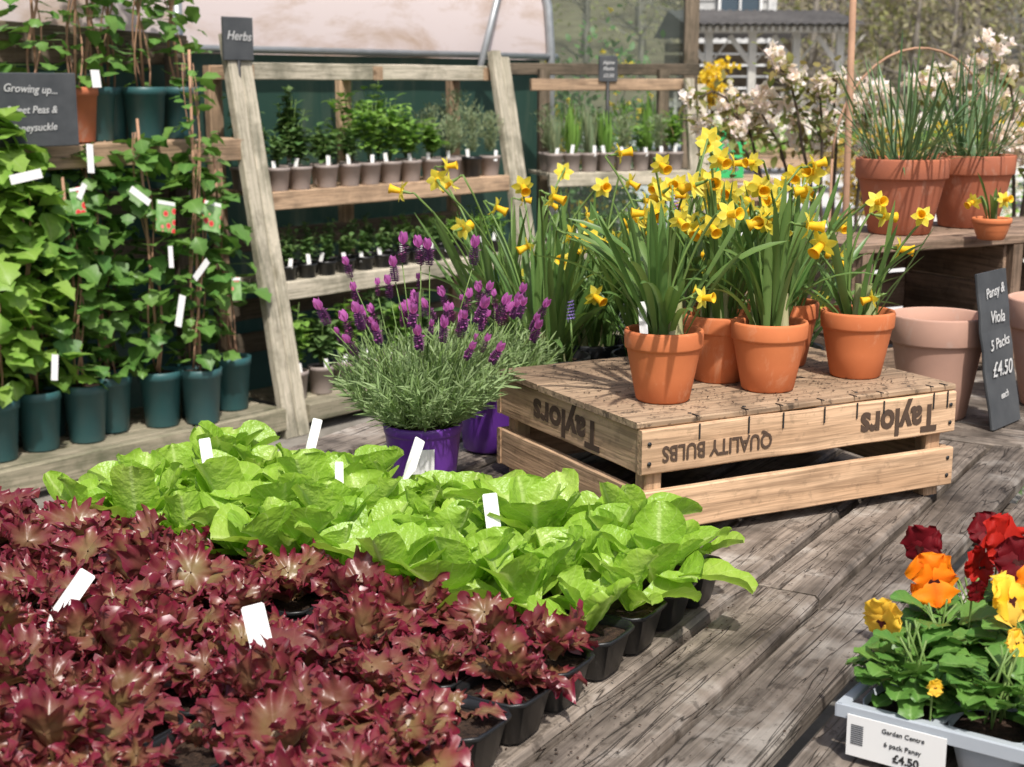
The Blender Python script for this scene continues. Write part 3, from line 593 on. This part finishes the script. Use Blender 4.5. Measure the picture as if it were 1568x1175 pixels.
# ------------------------------------------------------------------ racks
def rackleg(mb,s,mat=0,top=1.62,b=.30,fr=RK,w=.062,dirs=RS3):
    for k in (0,1):
        board(mb,fr(s+k*.066,0,0.0),fr(s+k*.066,b*top/1.6,top-.03*k),dirs*w,np.cross(dirs,unit(fr(s,b,1.6)-fr(s,0,0)))*.04,mat,.004,6)
r1=empty('plant_display_rack',tuple(RK(-1,.3,0)))
mb=MB(); rm=[M['rackleg'],M['rackshelf'],M['rackold'],M['rackgrey']]
rackleg(mb,-.02); rackleg(mb,-2.0)
board(mb,RK(-2.6,.0,.085),RK(-.05,.0,.085),Z3*.09,RN3*.035,3,.004,10)
for v in (.09,.20,.31,.42): board(mb,RK(-2.6,v,.12),RK(-.05,v,.12),RN3*.1,Z3*.02,3,.004,8)
board(mb,RK(-1.55,.22,1.165),RK(-.03,.22,1.165),Z3*.085,RN3*.03,1,.004,8)
for v in (.30,.40,.50): board(mb,RK(-2.6,v,1.2),RK(-.03,v,1.2),RN3*.095,Z3*.02,1,.004,8)
for s in (-2.0,-1.05,-.1):
    board(mb,RK(s,.55,0),RK(s,.55,1.62),RS3*.07,RN3*.04,2,.004,4)
for z in (.5,.75,.95,1.35,1.55): board(mb,RK(-2.6,.585,z),RK(0,.585,z),Z3*.1,RN3*.02,2,.004,8)
for k in range(7): board(mb,RK(-2.0+.13*k,.5,1.38),RK(-2.0+.13*k,.5,1.66),RS3*.11,RN3*.02,2,.004,3)
board(mb,RK(-2.1,.47,1.66),RK(-.1,.47,1.58),Z3*.07,RN3*.03,2,.004,3)
mb.build('timber',rm,r1)
r2=empty('plant_display_rack',tuple(RK(.8,.3,0)))
mb=MB()
rackleg(mb,1.62,top=1.58)
for (z,o,d,m) in ((.95,.185,.33,1),(.585,.115,.38,0),(.085,.0,.45,3)):
    board(mb,RK(.08,o,z),RK(1.61,o,z),Z3*.075,RN3*.03,m,.004,8)
    for k in range(int(d/.1)): board(mb,RK(.08,o+.07+.1*k,z+.025),RK(1.61,o+.07+.1*k,z+.025),RN3*.092,Z3*.018,m,.004,8)
board(mb,RK(.05,.34,1.475),RK(1.6,.34,1.475),Z3*.07,RN3*.035,0,.004,6)
for s in (.1,.85,1.6):
    board(mb,RK(s,.55,0),RK(s,.55,1.5),RS3*.07,RN3*.04,1,.004,3)
    board(mb,RK(s,.32,1.47),RK(s,.58,1.47),RS3*.06,Z3*.06,1,.004,2)
for z in (.3,.45,.75): board(mb,RK(.05,.54,z),RK(1.6,.54,z),Z3*.09,RN3*.02,2,.004,4)
mb.build('timber',rm,r2)
R3S=unit(np.array([.95,.31]));R3N=np.array([-R3S[1],R3S[0]]);R3S3=np.array([*R3S,0]);R3N3=np.array([*R3N,0]); R3o=RK(1.78,0,0)[:2]
def R3(s,o,z): p=R3o+R3S*s+R3N*o; return np.array([p[0],p[1],z])
r3=empty('plant_display_rack',tuple(R3(.4,.3,0)))
mb=MB()
rackleg(mb,.80,top=1.45,fr=R3,dirs=R3S3,w=.05)
for (z,o,d,m) in ((.95,.18,.33,0),(.585,.11,.38,0),(.085,.0,.45,3)):
    board(mb,R3(-.0,o,z),R3(.82,o,z),Z3*.07,R3N3*.03,m,.004,8)
    for k in range(int(d/.1)): board(mb,R3(0,o+.07+.1*k,z+.025),R3(.82,o+.07+.1*k,z+.025),R3N3*.092,Z3*.018,m,.004,8)
board(mb,R3(-.05,.32,1.42),R3(.85,.32,1.42),Z3*.06,R3N3*.03,1,.004,4)
board(mb,R3(-.2,.58,1.50),R3(1.0,.58,1.50),Z3*.06,R3N3*.03,2,.004,4)
for s in (.1,.78): board(mb,R3(s,.55,0),R3(s,.55,1.5),R3S3*.06,R3N3*.04,2,.004,3)
mb.build('timber',rm,r3)
# potted herbs
def spot(mb,c,R,H,seg=22): 
    lathe(mb,[(0,0),(R*.74,0),(R*.76,.004),(R*.93,H*.84),(R*.99,H*.85),(R,H*.99),(R*.95,H),(R*.93,H*.93)],c,seg,0); lathe(mb,[(R*.95,H*.92),(R*.5,H*.94),(0,H*.93)],c,12,1)
def herb(c,kind,h=.12,sp=.07,R=.050,H=.095,pm='taupe',lm='herb1',nl=130,lab=True,name='potted_herb'):
    mb=MB(); c=np.array(c,float); spot(mb,c,R,H); b=c+Z3*H
    if kind=='bush':
        ns=int(nl/9); 
        for i in range(ns):
            d=unit(azel(U(0,6.3,1),np.array([pi/2-U(0,.85)]))[0]); hh=h*U(.55,1.1); tip=b+d*np.array([sp/h,sp/h,1])*hh
            tube(mb,[b,(b+tip)/2,tip],.0012,4,3)
            k=U(.25,1.02,9)[:,None]; o=b+(tip-b)*k; az=U(0,6.3,9); el=U(-.1,.8,9)
            L=U(.65,1.2,9)*R*(.95 if h>.16 else .7); leaves(mb,o,azel(az,el),upn(az,el),L,L*.38,U(.2,.8,9),.2,P_oval,5,3,2)
    elif kind=='fine':
        n=nl*4; az=U(0,6.3,n); k=U(0.1,1,n); el0=pi/2-U(0,1,n)*.7; d=azel(az,el0); o=b+d*np.array([sp/h*1.2,sp/h*1.2,1])*(h*k)[:,None]
        leaves(mb,o,unit(d+rdir(n)*.7),rdir(n),U(.014,.03,n),U(.002,.004,n),.3,.2,P_needle,3,3,2)
    else:
        n=nl//2; az=U(0,6.3,n); el=pi/2-U(0,.5,n); o=b+azel(az,0*az)*(U(0,R*.6,n))[:,None]
        leaves(mb,o,azel(az,el),-azel(az,0*az),h*U(.6,1.2,n),U(.0026,.005,n),-U(.1,.8,n),.3,P_strap,6,3,2)
    if lab:
        q=b+np.array([U(-.02,.03),-R*.75,U(.0,.02)]); R_=np.array(Matrix.Rotation(U(-.5,.6),3,'Z')@Matrix.Rotation(U(-.2,.2),3,'Y')@Matrix.Rotation(-.15,3,'X')); box(mb,q,.017,.001,U(.04,.055),R_,4,.0003)
    return mb.build(name,[M[pm],M['soil'],M[lm],M['stem'],M['white']])
kinds=[('bush','herb2',.16,.07),('bush','herb2',.16,.07),('bush','herb2',.13,.08),('bush','herb2',.17,.08),('bush','herb1',.26,.13),('bush','herb1',.28,.14),('bush','herb1',.25,.12),('bush','herb1',.18,.09),('fine','herb3',.19,.09),('fine','herb3',.24,.12),('fine','herb3',.2,.1)]
for i in range(11):
    s=.17+i*.135; k=kinds[i]
    herb(RK(s+U(-.01,.01),.245,.985),k[0],k[2]*U(.85,1.1),k[3]*U(.9,1.1),R=.053,H=.098,lm=k[1],pm='taupe' if i not in (9,) else 'black',nl=150)
for i in range(8):
    s=.2+i*.18; k=kinds[min(10,int(i*1.4))]; herb(RK(s,.40,.985),k[0],k[2]*1.3,k[3]*1.25,lm=k[1],nl=170,lab=False)
for (s,hh) in ((.13,.42),(.4,.34)): herb(RK(s,.42,.985),'bush',hh,.10,R=.05,lm='herb2',nl=260,name='potted_herb')
for i in range(13):
    s=.15+i*.113; herb(RK(s,.18,.615),'bush',.10 if i<8 else .12,.06,R=.045,H=.065,pm='black',lm='herb2' if i<9 else 'herb1',nl=120)
for i in range(12):
    s=.15+i*.12; herb(RK(s,.30,.615),'bush',.15,.075,R=.045,H=.065,pm='black',lm='herb2' if i<7 else 'herb1',nl=120,lab=False)
for i in range(6):
    herb(RK(.14+i*.15,.14,.12),'bush',.24*U(.8,1.2),.10,R=.06,H=.12,lm='herb2' if i%2 else 'herb1',nl=190)
for i in range(8):
    herb(R3(.05+i*.095,.24,.985),'grass' if i<4 else ('bush' if i%2 else 'fine'),.2*U(.7,1.2),.09,R=.048,lm='herb1' if i%2 else 'herb3',nl=120)
for i in range(6): herb(R3(.06+i*.14,.38,.985),('fine','grass','bush')[i%3],.26*U(.8,1.1),.1,R=.045,lm='herb3' if i<3 else 'herb1',nl=130,lab=False)
for i in range(8): herb(R3(.05+i*.095,.18,.615),'bush',.12,.06,R=.04,H=.06,pm='black',lm='herb2' if i%2 else 'herb1',nl=100)
# climbers on left rack
def climber(c,H,nl,R=.083,PH=.215,pm='teal',lm='climb',rad=.13,size=.075,cane=True,low=.0,name='potted_climbing_plant'):
    mb=MB(); c=np.array(c,float); spot(mb,c,R,PH,28); b=c+Z3*PH
    lean=np.array([U(-.06,.06),U(-.04,.04),0])
    if cane: tube(mb,[b-Z3*.05,b+lean*.5+Z3*H*.5,b+lean+Z3*(H+.05)],.0055,7,3)
    for k in range(3):
        a=U(0,6.3); tt=np.linspace(0,1,14); pts=[b+lean*x+np.array([math.cos(a+x*6)*.028,math.sin(a+x*6)*.028,H*x]) for x in tt]; tube(mb,pts,np.linspace(.004,.0018,14),5,3)
    k=U(low,1,nl)**.9; az=U(0,6.3,nl); rr=rad*U(.15,1,nl)*(1-.45*k**3)
    o=b+lean*k[:,None]+azel(az,0*az)*rr[:,None]+Z3*(k*H)[:,None]; el=U(-.9,.5,nl); az2=az+U(-.9,.9,nl)
    L=size*U(.5,1.2,nl); nr=upn(az2,el)+rdir(nl)*.45
    leaves(mb,o,azel(az2,el),nr,L,L*U(.42,.56,nl),U(.1,.9,nl),U(-.3,.45,nl),P_lobe,8,5,2,crum=.002)
    for i in range(0,nl,6): tube(mb,[b+lean*k[i]+Z3*k[i]*H,o[i]],.0012,4,4)
    return mb.build(name,[M[pm],M['soil'],M[lm],M['cane'],M['stem']])
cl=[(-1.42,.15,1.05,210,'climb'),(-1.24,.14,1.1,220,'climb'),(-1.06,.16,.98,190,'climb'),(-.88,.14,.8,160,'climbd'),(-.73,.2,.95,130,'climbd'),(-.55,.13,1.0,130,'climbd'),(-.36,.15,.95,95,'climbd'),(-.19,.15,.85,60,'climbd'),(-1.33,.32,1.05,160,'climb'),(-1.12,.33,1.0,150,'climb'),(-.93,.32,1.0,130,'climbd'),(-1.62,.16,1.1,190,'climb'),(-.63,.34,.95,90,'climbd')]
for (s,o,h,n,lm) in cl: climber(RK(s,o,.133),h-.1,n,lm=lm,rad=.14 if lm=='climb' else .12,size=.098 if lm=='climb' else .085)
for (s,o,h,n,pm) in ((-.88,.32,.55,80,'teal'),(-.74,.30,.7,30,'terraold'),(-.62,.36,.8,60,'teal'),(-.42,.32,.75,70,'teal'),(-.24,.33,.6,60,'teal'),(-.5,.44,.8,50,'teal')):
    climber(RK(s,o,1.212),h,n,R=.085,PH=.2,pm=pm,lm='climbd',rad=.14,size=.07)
climber(RK(-.42,.05,.133),1.15,110,lm='climbd',rad=.1,size=.07)
m,nt,b,o=newmat('picture_tag'); a=attr(nt,'uvw').outputs['Vector']; vo=nd(nt,'TexVoronoi',{'Vector':a,'Scale':30.}).outputs['Distance']
cc=ramp(nt,vo,[(.30,(.62,.05,.04)),(.36,(.75,.30,.25)),(.42,(.12,.3,.06)),(.8,(.30,.47,.2))]); nt.links.new(cc,b.inputs['Base Color']); b.inputs['Roughness'].default_value=.3
tagm=m
def tag(s,z,w,h,roll,m='white',off=-.04):
    mb=MB(); R_=np.stack([RS3,RN3,Z3],-1)@np.array(Matrix.Rotation(roll,3,'Y'))@np.array(Matrix.Rotation(-.15,3,'X')); box(mb,RK(s,off,z),w,.0015,h,R_,0,.004)
    if m=='pic': box(mb,RK(s,off-.0015,z)+R_[:,2]*h*.42,w*.9,.0015,h*.12,R_,1,.0005)
    mb.build('plant_tag',[tagm if m=='pic' else M['white'],M['white']])
for t_ in ((-.614,.95,.085,.115,.2,'pic'),(-.404,.935,.085,.115,.25,'pic'),(-1.17,1.12,.12,.032,-.15),(-.918,1.17,.026,.10,.1),(-.569,.596,.03,.12,.35),(-.464,.74,.026,.1,.9),(-1.11,.463,.026,.09,.2),(-.877,1.44,.035,.06,0),(-.72,1.03,.025,.09,-.9),(-.96,1.06,.022,.06,.6),(-.30,.65,.045,.09,.1,'pic'),(-.98,1.03,.05,.09,-.1,'pic'),(-.6,.8,.02,.08,.1)): tag(*t_)
def bboard(name,c,w,h,x,lines,stake=0,tl=0.):
    e=empty(name,tuple(c)); x=unit(x); y=unit(Z3+np.cross(Z3,x)*tl*-1); z=np.cross(x,y); c=np.array(c,float)
    mb=MB(); board(mb,c-x*w/2,c+x*w/2,y*h,z*.012,0,.003,4,.0005)
    if stake: tube(mb,[c-y*h/2,c-y*(h/2+stake)],.01,6,1)
    mb.build('board',[M['slate'],M['dark']],e)
    for (tt,s_,dy) in lines: text(tt,s_,c+y*dy+z*.0085,x,y,M['chalk'],e,'chalk_text',1,.0003,'CENTER',U(-.05,.06),.25)
bboard('chalkboard_sign',RK(-1.05,.10,1.335),.36,.25,RS3,[('Growing up...',.038,.07),('Sweet Peas &',.036,.0),('Honeysuckle',.036,-.06)])
bboard('chalkboard_sign',RK(.0,.26,1.60),.15,.17,RS3,[('Herbs',.05,.01)],.2)
bboard('chalkboard_sign',R3(.36,.30,1.50),.10,.13,R3S3,[('Alpine',.025,.03),('Plants',.025,0),('£2.50',.025,-.035)],.5)
# ------------------------------------------------------------------ polytunnel (stands behind the racks)
pt=empty('polytunnel',tuple(RK(0,.7,0)))
def extr(mb,prof,s0,s1,fr,ns=30,mat=0,wob=.01):
    V=[];W=[]
    for i in range(ns+1):
        s=s0+(s1-s0)*i/ns
        for j,(o,z) in enumerate(prof): V.append(fr(s,o+wob*math.sin(s*5+z*3),z)); W.append((s,o,z))
    mb.add(V,gridf(ns+1,len(prof)),mat,None,W)
def film(name,c,c2,tr,sc=(2,2,2),lo=.5):
    m,nt,b,o=newmat(name); a=attr(nt,'uvw').outputs['Vector']; n=noise(nt,nd(nt,'Mapping',{'Vector':a,'Scale':sc}).outputs[0],1,6,.65,.5)
    col=mix(nt,ramp(nt,n,[(lo,0),(.68,1)]),c,c2); nt.links.new(col,b.inputs['Base Color']); b.inputs['Roughness'].default_value=.45
    t=nd(nt,'BsdfTranslucent',{'Color':col}); mx=nd(nt,'MixShader',{0:tr,1:b.outputs[0],2:t.outputs[0]}); nt.links.new(mx.outputs[0],o.inputs[0]); return m
fm=film('polythene_film',(.74,.64,.62),(.52,.38,.29),.2,(1.6,4,4),.50)
gw=film('green_netting',(.035,.085,.065),(.10,.14,.10),.3,(5,1,1.2))
mb=MB(); th=np.linspace(0,1,12); prof=[(.63,1.55)]+[(.63+2.0*(1-math.cos(x*pi/2)),1.62+1.5*math.sin(x*pi/2)) for x in th]
extr(mb,prof,-4,2.45,RK,30,0); extr(mb,[(.68,0),(.68,.5),(.68,1),(.68,1.57)],-4,2.45,RK,20,1,.004); mb.build('film',[fm,gw],pt)
mb=MB()
tube(mb,[RK(-.05,.58,0),RK(-.05,.58,1.0),RK(-.05,.58,2.3)],.024,10,0)
tube(mb,[RK(2.45,.60,0)]+[RK(2.45,o-.03,z) for o,z in prof[1:]],.024,10,0)
tube(mb,[RK(-4,.6,1.57),RK(2.5,.6,1.57)],.016,8,0)
tube(mb,[RK(1.75,.5,1.5),RK(2.35,.75,2.3)],.018,8,0)
mb.build('hoops',[M['steel']],pt)
m,nt,b,o=newmat('clear_plastic_curtain'); b.inputs['Base Color'].default_value=(.35,.42,.38,1); b.inputs['Roughness'].default_value=.15
tp=nd(nt,'BsdfTransparent',{'Color':(.70,.79,.75,1)}); mx=nd(nt,'MixShader',{0:.9,1:b.outputs[0],2:tp.outputs[0]}); nt.links.new(mx.outputs[0],o.inputs[0])
mb=MB(); V=[];W=[]
for i in range(31):
    x=.02+i*.032
    for z in (0,1.2,3.0): V.append((x,8.05+.02*math.sin(i*1.1)+i*.008,z)); W.append((x,0,z))
mb.add(V,gridf(31,3),0,None,W); mb.build('curtain',[m],pt)
mb=MB(); board(mb,(1.0,8.25,0),(1.0,8.25,3.2),(.08,0,0),(0,.07,0),0,.004,4); mb.build('door_post',[M['rackold']],pt)
# ------------------------------------------------------------------ shrubs & background planting
def shrub(name,c,rad,n,lm,L=.05,flw=None,nf=0,stems=8,fl=.02,zc=None,barkr=.012):
    mb=MB(); c=np.array(c,float); rad=np.array(rad,float); top=c+Z3*(rad[2])
    tips=[]
    for i in range(stems):
        d=rdir(1,.1,1)[0]; tip=top+d*rad*U(.5,.95); q=c+rdir(1)[0]*np.array([.05,.05,0]); mid=(q+tip)/2+rdir(1)[0]*rad*.12; 
        tt=np.linspace(0,1,8)[:,None]; pts=(1-tt)**2*q+2*tt*(1-tt)*mid+tt**2*tip; tube(mb,pts,np.linspace(barkr,.003,8),6,0)
        for j in range(4):
            k=pts[int(U(3,8))%8]; e=k+rdir(1)[0]*rad*.35; tube(mb,[k,(k+e)/2+rdir(1)[0]*.02,e],.0025,4,0); tips.append(e); tips.append((k+e)/2)
        tips.append(tip); tips.append(mid)
    tips=np.array(tips); ct=tips[rng.integers(0,len(tips),n)]; o=ct+rng.normal(0,1,(n,3))*rad*.14
    f=unit(unit(o-top)+rdir(n)*.8); leaves(mb,o,f,Z3+rdir(n)*.5,L*U(.6,1.2,n),L*.3,U(.1,.7,n),.1,P_oval,4,3,1)
    if nf:
        ct=tips[rng.integers(0,len(tips),nf)]; o=ct+rng.normal(0,1,(nf,3))*rad*.1
        for k in range(5):
            dd=rdir(nf); leaves(mb,o,dd,rdir(nf),fl,fl*.45,.4,.1,P_round,3,3,2)
    return mb.build(name,[M['bark'],M[lm],M[flw or lm]])
def arching(name,base,tips,n,nf,fl=.021,L=.045):
    mb=MB(); base=np.array(base,float); pts_all=[]
    for tp in tips:
        tp=np.array(tp,float); q=base+np.array([U(-.05,.05),U(-.05,.05),0]); mid=np.array([q[0]*.5+tp[0]*.5,q[1]*.5+tp[1]*.5,max(tp[2],1.3)+.12])
        tt=np.linspace(0,1,12)[:,None]; pts=(1-tt)**2*q+2*tt*(1-tt)*mid+tt**2*tp; pts+=rng.normal(0,.008,pts.shape); tube(mb,pts,np.linspace(.009,.003,12),6,0); pts_all.append(pts[7:])
        for j in range(4):
            k=pts[rng.integers(7,12)]; e=k+rdir(1,-.2,.8)[0]*.14; tube(mb,[k,(k+e)/2+rdir(1)[0]*.015,e],.002,4,0); pts_all.append(np.array([(k+e)/2,e]))
    P=np.concatenate(pts_all); o=P[rng.integers(0,len(P),n)]+rng.normal(0,.025,(n,3))
    leaves(mb,o,unit(rdir(n)+Z3*-.1),Z3+rdir(n)*.4,L*U(.6,1.2,n),L*.3,U(.2,.8,n),.15,P_oval,5,3,1)
    cc=P[rng.integers(0,len(P),max(1,nf//11))]; o=cc[rng.integers(0,len(cc),nf)]+rng.normal(0,.018,(nf,3))
    for k in range(5): leaves(mb,o,rdir(nf),rdir(nf),fl,fl*.48,.4,.1,P_round,3,3,2)
    return mb.build(name,[M['bark'],M['shrubleaf'],M['blossom']])
arching('blossom_shrub',(1.15,5.1,0),[(.62,4.9,1.38),(.66,4.9,1.26),(.85,4.8,1.46),(.8,5.0,1.34),(1.08,4.9,1.44),(1.0,4.8,1.38),(1.2,4.9,1.34)],430,430)
arching('blossom_shrub',(1.75,5.0,0),[(1.45,4.9,1.40),(1.6,4.8,1.47),(1.8,4.8,1.46),(1.9,4.9,1.4),(1.5,5.1,1.43),(1.85,5.2,1.3),(1.75,4.7,1.2)],350,700)
mb=MB(); tube(mb,[(.965,4.1,0),(.95,4.1,1.0),(.94,4.12,2.2)],.010,8,0); mb.build('tree_stake',[M['cane']])
mb=MB(); a=np.linspace(0,pi,20); tube(mb,np.stack([1.25+.28*np.cos(a),4.5+.1*np.cos(a),1.2+.33*np.sin(a)],-1),.004,6,0)
tube(mb,[(1.53,4.6,0),(1.53,4.6,1.2)],.004,6,0);tube(mb,[(.97,4.4,0),(.97,4.4,1.2)],.004,6,0); mb.build('cane_arch',[M['cane']])
for i,(x,y,r,h) in enumerate(((.45,10.2,.75,1.0),(-.6,10.5,1.0,1.1))): shrub('garden_shrub',(x,y,0),(r,r,h),2600,'shrubleaf' if i else 'herb2',.07,'fors',260,10,.03)
shrub('forsythia_bush',(1.42,10.6,1.15),(.22,.25,.26),70,'gold',.05,'fors',260,8,.03)
shrub('golden_shrub',(3.2,12.6,.2),(.55,.5,.5),2200,'gold',.055,None,0,14)
shrub('garden_shrub',(4.6,12,.0),(.9,.6,.45),1800,'herb1',.06,'blossom',300,10,.04)
for (x,y) in ((1.9,4.4),(2.3,4.8),(1.5,4.3)): shrub('garden_shrub',(x,y,.0),(.4,.3,.45),900,'herb2',.05,'blossom',80,8,.018)
def table(name,x0,y0,w,d,h=.7):
    mb=MB()
    for i in range(5): board(mb,(x0,y0+d*(i+.5)/5,h-.012),(x0+w,y0+d*(i+.5)/5,h-.012),(0,d/5-.01,0),(0,0,.024),0)
    for x in (x0+.06,x0+w-.06):
        for y in (y0+.06,y0+d-.06): board(mb,(x,y,0),(x,y,h-.025),(.07,0,0),(0,.07,0),0)
    board(mb,(x0,y0,h-.08),(x0+w,y0,h-.08),(0,0,.1),(0,.025,0),0)
    return mb.build(name,[M['rackshelf']])
def gcrate(c,w,d,h,yaw=.2):
    mb=MB(); R_=np.array(Matrix.Rotation(yaw,3,'Z')); c=np.array(c,float)
    for sx_ in (-1,1): box(mb,c+R_@np.array([sx_*w/2,0,h/2]),.012,d,h,R_)
    for sy_ in (-1,1): box(mb,c+R_@np.array([0,sy_*d/2,h/2]),w-.014,.012,h-.002,R_)
    for sy_ in (-1,1): box(mb,c+R_@np.array([0,sy_*(d/2+.012),h-.02]),w+.04,.02,.03,R_)
    for sx_ in (-1,1): box(mb,c+R_@np.array([sx_*(w/2+.012),0,h-.021]),.02,d+.02,.028,R_)
    box(mb,c+Z3*.012,w-.02,d-.02,.012,R_); mb.build('green_plastic_crate',[M['greencrate']])
table('sales_table',1.10,8.75,.5,.5,.86)
gcrate((1.27,8.95,.86),.25,.2,.14,.2); gcrate((1.27,8.97,1.01),.29,.22,.15,.1)
k=0
for (x,y,w) in ((2.3,15.5,2.2),(5.0,16.5,2.6),(2.8,19,3.0),(6.5,20,3.2),(3.2,23,4),(8.8,17.5,3.0)):
    table('sales_table',x,y,w,1.0,.68)
    mb=MB(); n=900; o=np.stack([U(x,x+w,n),U(y,y+1,n),.69+U(0,.22,n)],-1); leaves(mb,o,rdir(n,0,1),rdir(n),.09,.03,.3,0,P_oval,3,3,0)
    n=420; o=np.stack([x+w*((rng.integers(0,6,n)+U(0,.8,n))/6),U(y,y+1,n),.8+U(0,.2,n)],-1)
    for q in range(3): leaves(mb,o,rdir(n),rdir(n),.05,.026,.3,0,P_round,3,3,1)
    mb.build('bedding_plants',[M['herb1'],M[['blossom','fors','blossom','p_ye','blossom','fors'][k]]]); k+=1
# open timber barn
bn=empty('open_timber_barn',(5,27,0)); mb=MB()
bx0,bx1,by=3.3,6.2,27.0
for i,x in enumerate(np.linspace(bx0+.3,bx1-.2,4)):
    board(mb,(x,by,0),(x,by,2.35),(.14,0,0),(0,.14,0),0)
    for s_ in (-1,1): board(mb,(x,by-.01,1.75),(x+s_*.42,by-.01,2.3),(.07,0,.05),(0,.08,0),0)
board(mb,(bx0,by,2.42),(bx1,by,2.42),(0,0,.14),(0,.15,0),0)
for i in range(24):
    x=bx0+(bx1-bx0)*i/23; board(mb,(x,by-.45,2.40),(x,by+2.5,2.78),(.05,0,0),(0,-.03,.09),0)
mb.build('frame',[plain('barn_timber',(.55,.53,.48),.8,.3,6,.2)],bn)
mb=MB(); V=[];
for i in range(41):
    x=bx0-.2+(bx1-bx0+.4)*i/40
    for (y,z) in ((by-.6,2.47),(by+2.5,2.86),(by+5.5,2.4)): V.append((x,y,z+.03*(i%2)))
mb.add(V,gridf(41,3),0); 
for z in np.linspace(.25,2.2,9): board(mb,(bx0,by+4.9,z),(bx1,by+4.9,z),(0,0,.2),(0,.03,0),1)
mb.build('roof',[plain('barn_roof',(.07,.065,.06),.8,.4,3,.2,(.14,.13,.12)),M['rackold']],bn)
hs=empty('shingled_house',(5.2,36,0)); mb=MB()
for i in range(26): board(mb,(4.3,36-.004*i,.1+.2*i),(6.3,36-.004*i,.1+.2*i),(0,.03,.2),(0,.03,0),0,.004,8)
for x in (4.3,6.3): board(mb,(x,36,0),(x,36,5.2),(.2,0,0),(0,.3,0),0)
for i in range(26): board(mb,(6.32+.004*i,36.1,.1+.2*i),(6.32+.004*i,41,.1+.2*i),(.03,0,.2),(.03,0,0),0,.004,8)
mb.build('walls',[wood('pale_shingle',(.62,.62,.60),(.45,.45,.44),(.2,.2,.2),.4)],hs)
mb=MB()
for x in (5.5,): 
    for (cx,cz,w_,h_) in ((x,3.0,1.0,.06),(x,4.0,1.0,.06),(x-.5,3.5,.06,1.0),(x+.5,3.5,.06,1.0),(x,3.5,.04,1.0)): box(mb,(cx,35.75,cz),w_,.08,h_,None,0)
    box(mb,(x,35.80,3.5),.96,.02,.96,None,1)
mb.build('windows',[M['white'],plain('window_glass',(.05,.08,.11),.1,.1,1,.8,None,0)],hs)
mb=MB(); V=[(4,35.2,5.2),(6.6,35.2,5.2),(6.6,38.5,7.2),(4,38.5,7.2),(4,41.8,5.2),(6.6,41.8,5.2)]; mb.add(V,np.array([[0,1,2,3],[3,2,5,4]]),0,None,None,False); mb.build('house_roof',[plain('slate_roof',(.16,.16,.17),.7,.3,4,.3)],hs)
mb=MB()
for i in range(20): board(mb,(2.7+.16*i,24.2,0.0),(2.7+.16*i,24.2,1.3),(.06,0,0),(0,.02,0),0)
for z in (.5,1.1): board(mb,(2.6,24.25,z),(5.9,24.25,z),(0,0,.1),(0,.04,0),0)
mb.build('picket_fence',[wood('fence_wood',(.5,.48,.43),(.32,.3,.27))])
# hillside + woodland
hf=lambda x,y: 9*float(sm(np.array((y-50)/70.)))*(1.05 if x<18 else max(.2,1.05-(x-18)/22))
mb=MB(); nx,ny=60,24; V=[]
for j in range(ny):
    for i in range(nx):
        x=-90+220*i/(nx-1); y=48+100*j/(ny-1); V.append((x,y,hf(x,y)+.4*math.sin(x*.3+y*.2)*(j>0)-(.3 if j==0 else 0)))
mb.add(V,gridf(ny,nx)); mb.build('hillside',[plain('hill_scrub',(.20,.18,.11),.95,.5,.9,.1,(.11,.09,.065),.3,.1)])
mb=MB()
def btree(x,y,z,H):
    q=np.array([x,y,z]); P=[]
    tt=np.linspace(0,1,6)[:,None]; tr=q+np.array([U(-.4,.4),0,H])*tt; tube(mb,tr,np.linspace(.16,.03,6)*H/9,5,0)
    for i in range(15):
        k=U(.2,.95); b=q+(tr[-1]-q)*k; d=rdir(1,.1,.9)[0]; e=b+d*H*.32*(1.15-k); tube(mb,[b,(b+e)/2+Z3*.1,e],[.05,.03,.012],4,0); P+= [e,(b+e)/2,b*.3+e*.7]
        for j in range(4):
            e2=e+rdir(1,-.2,1)[0]*H*.1; m2=(b+e)/2; tube(mb,[m2 if j%2 else e,e2],[.018,.008],3,0); P.append(e2)
    P=np.array(P); n=380; o=P[rng.integers(0,len(P),n)]+rng.normal(0,H*.055,(n,3)); leaves(mb,o,rdir(n),rdir(n),.26,.06,.3,0,P_oval,3,2,1 if U()<.65 else 2)
for i in range(105):
    y=U(44,105); x=U(-.10,.58)*y if i%3 else U(.1,.42)*y; btree(x,y,hf(x,y)-.1,U(6,11)*(1. if x<.25*y else .75))
mb.build('distant_woodland',[plain('tree_bark',(.30,.27,.23),.9,.3,5,.1),M['wood_far'],leafmat('woodland_spring_leaf',(.30,.33,.12),(.26,.30,.10),(.36,.34,.14),.3,.7)])
print('objects',len(bpy.data.objects),'faces',sum(len(m.polygons) for m in bpy.data.meshes))
